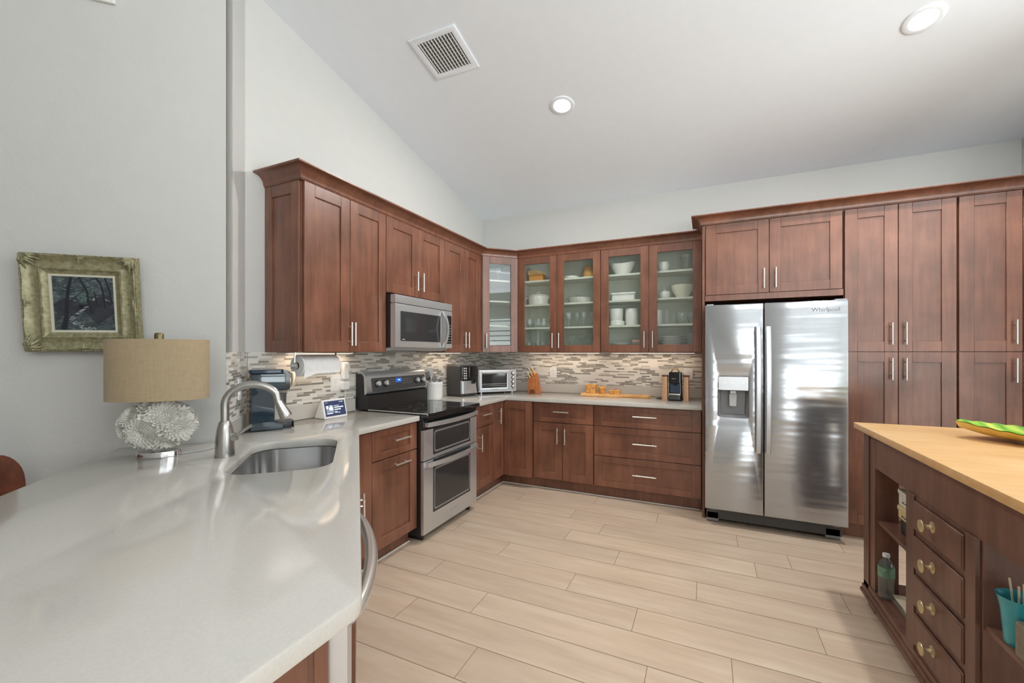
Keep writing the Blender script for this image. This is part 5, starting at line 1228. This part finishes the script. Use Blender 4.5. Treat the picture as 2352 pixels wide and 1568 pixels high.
row('martini_glass', ['martini glass on the bottom shelf behind the second glass door, %s from the left' % o_ for o_ in ORD], 'glass', [(0, .002), (.034, 0), (.035, .003), (.006, .009), (.0045, .085), (.055, .150), (.054, .151), (.004, .09)], [-1.30, -1.20, -1.10], 4.32, Z0, 'martini glasses behind the second glass door')
row('shot_glass', ['short tumbler on the bottom shelf behind the second glass door, %s from left' % o_ for o_ in ORD], 'glass', [(0, .004), (.022, 0), (.024, .05), (.023, .05), (.02, .008)], [-1.335, -1.245, -1.15], 4.265, Z0, 'short tumblers behind the second glass door')
row('decorative_glass', ['clear goblet on the top shelf of the corner glass cabinet'], 'glass', bal, [-2.075], 4.12, 2.1506, None)
b = MB(); 
def bowlpt(u_, v_, k=1):
    a = 2*PI*u_; f_ = v_; rr = .052+.062*f_**.8; lift = .024*(math.cos(2*a)*.5+.5)*f_**2
    return (rr*1.12*math.cos(a)*k, rr*.9*math.sin(a)*k, f_*.105+lift)
b.grid(lambda u_, v_: bowlpt(u_, v_), 40, 8); b.grid(lambda u_, v_: (lambda p: (p[0], p[1], p[2]+.004))(bowlpt(1-u_, v_, .95)), 40, 8); b.lathe([(0, 0), (.052, 0), (.0585, .0008)], 40)
o = b.build('serving_bowl', 'porcelain', recalc=False, ang=60); o.location = (-.775, 4.35, Z3); tag(o, 'large white wavy-rimmed bowl on the top shelf behind the third glass door', 'bowl')
lath('mug_bowl', 'rounded white bowl on the top shelf behind the fourth glass door', 'bowl', [(0, 0), (.03, 0), (.046, .02), (.054, .05), (.050, .09), (.047, .09), (.05, .05), (0, .012)], -.378, 4.32, Z3, 'porcelain')
lath('ribbed_vase', 'tall ribbed glass vase on the top shelf behind the fourth glass door', 'vase', [(0, .003), (.045, 0), (.05, .006), (.048, .09), (.056, .155), (.054, .155), (.046, .09), (0, .010)], -.172, 4.38, Z3, 'glassware', 60, None, 1, 1, .035, 15)
b = MB(); b.plate(rrect(-.125, .125, -.075, .075, .02), [rrect(-.112, .112, -.062, .062, .016)[::-1]], .06, .078, .003); b.rbox(-.115, .115, -.065, .065, 0, .061, .02, edge=.004); o = b.build('baking_dish', 'porcelain'); o.location = (-.76, 4.34, Z2); tag(o, 'white rectangular baking dish on the second shelf behind the third glass door', 'dish')
q = thing('sugar_bowl', 'small white lidded sugar bowl behind the fourth glass door', 'bowl', (-.372, 4.32, Z2)); b = MB(); b.lathe([(0, 0), (.03, 0), (.048, .014), (.056, .045), (.052, .056), (0, .056)], 28); b.build('bowl_body', 'porcelain', q); b = MB(); b.lathe([(.053, .056), (.045, .068), (.012, .076), (.008, .080), (.011, .088), (0, .092)], 28); b.build('lid', 'porcelain', q)
lath('mixing_bowl', 'large cream mixing bowl on the second shelf behind the fourth glass door', 'bowl', [(0, 0), (.05, 0), (.054, .006), (.09, .065), (.103, .122), (.100, .124), (.086, .068), (.05, .014), (0, .01)], -.212, 4.36, Z2, 'cream_china', 40)
lath('ramekin', 'shallow white dish under the white ramekin behind the third glass door', 'dish', [(0, 0), (.066, 0), (.074, .006), (.076, .045), (.072, .047), (0, .047)], -.828, 4.34, Z1, 'porcelain', 32)
lath('ramekin', 'deep ribbed white ramekin stacked on the shallow dish behind the third glass door', 'dish', [(0, 0), (.058, 0), (.062, .006), (.068, .11), (.068, .122), (.064, .124), (0, .118)], -.836, 4.34, Z1+.0474, 'porcelain', 60, None, 1, 1, .012, 30)
lath('canister', 'tall white canister on the third shelf behind the third glass door', 'canister', [(0, 0), (.058, 0), (.062, .004), (.064, .168), (.060, .172), (0, .172)], -.686, 4.36, Z1, 'porcelain', 36)
lath('canister', 'white canister cut by the frame of the fourth glass door', 'canister', [(0, 0), (.036, 0), (.038, .004), (.038, .142), (.034, .145), (0, .145)], -.432, 4.34, Z1, 'porcelain', 28)
dec = [(0, .003), (.022, 0), (.024, .004), (.024, .07), (.018, .09), (.010, .105), (.010, .125), (.015, .132), (.013, .14), (0, .146)]
row('glass_bottle', ['stoppered glass bottle on the third shelf behind the fourth glass door, left of two', 'stoppered glass bottle on the third shelf behind the fourth glass door, right of two'], 'bottle', dec, [-.351, -.293], 4.32, Z1, 'stoppered bottles')
row('stemless_glass', ['stemless wine glass standing at the right end of the third shelf', 'stemless wine glass half hidden by the right door frame'], 'glass', [(0, .003), (.026, 0), (.03, .004), (.045, .055), (.036, .108), (.035, .108), (.043, .055), (0, .008)], [-.212, -.125], 4.32, Z1, 'glasses at the right end of the third shelf')
plate_p = lambda R_: [(0, 0), (R_*.58, 0), (R_*.62, .003), (R_, .014), (R_*.995, .016), (R_*.62, .006), (0, .004)]
pl = None
for k in range(6):
    lab = 'small white plate in the left plate stack, %s from the top' % ORD[5-k].replace('leftmost', 'first')
    if pl is None: pl = lath('plate', lab, 'plate', plate_p(.100), -.797, 4.36, Z0, 'porcelain', 40, 'small plates behind the third glass door')
    else: o = pl.copy(); C.objects.link(o); o.location = (-.797+.002*(k % 2), 4.36, Z0+k*.0125+.0002*k); o['label'] = lab
pl = None; ORD9 = ['first', 'second', 'third', 'fourth', 'fifth', 'sixth', 'seventh', 'eighth', 'ninth']
for k in range(9):
    lab = 'white dinner plate in the right plate stack, %s from the top' % ORD9[8-k]
    if pl is None: pl = lath('plate', lab, 'plate', plate_p(.120), -.310, 4.37, Z0, 'porcelain', 40, 'dinner plates behind the fourth glass door')
    else: o = pl.copy(); C.objects.link(o); o.location = (-.310+.0015*(k % 2), 4.37, Z0+k*.0145+.0002*k); o['label'] = lab
b = MB(); b.rbox(-.038, .038, -.03, .03, 0, .030, .004, edge=.002); o = b.build('small_box', plain('pink_box', lin(196, 150, 132), .6)); o.location = (-.635, 4.34, Z0+.075); tag(o, 'small pink box lying on the folded cloths behind the third glass door', 'box')
b = MB(); b.rbox(-.05, .05, -.05, .05, 0, .074, .01, edge=.008); o = b.build('cloth_stack', plain('grey_cloth', lin(120, 122, 116), .9)); o.location = (-.635, 4.345, Z0); tag(o, 'folded grey cloths on the bottom shelf behind the third glass door', 'cloth')
lath('pitcher', 'tall clear pitcher at the right end of the bottom shelf', 'pitcher', [(0, .003), (.036, 0), (.04, .005), (.044, .16), (.042, .16), (.036, .01), (0, .008)], -.137, 4.385, Z0, 'glassware')
# slim under-cabinet lights
def ucl(label, loc, rz, L_, p_):
    q = thing('under_cabinet_light', label, 'light', loc, rz, 'under-cabinet lights')
    b = MB(); b.box(-L_/2, L_/2, -.014, .014, -.010, -.001, .002); b.build('housing', 'white', q)
    b = MB(); b.box(-L_/2+.006, L_/2-.006, -.010, .010, -.0115, -.0101); b.build('diffuser', emis('warm_strip', (1, .80, .60, 1), 2.5), q, smooth=False)
    o = area('strip', (loc[0], loc[1], loc[2]-.014), (0, 0, rz), L_-.02, .018, p_, (1, .78, .58))
ucl('slim light strip under the left glass cabinet', (-1.42, 4.40, UB-.001), 0, .80, .55)
ucl('slim light strip under the right glass cabinet', (-.50, 4.40, UB-.001), 0, .80, .55)
ucl('slim light strip under the cabinet between microwave and corner', (-2.38, 3.55, UB-.001), PI/2, .55, .35)
ucl('slim light strip under the near left cabinet', (-2.42, 2.09, UB-.001), PI/2, .55, .35)
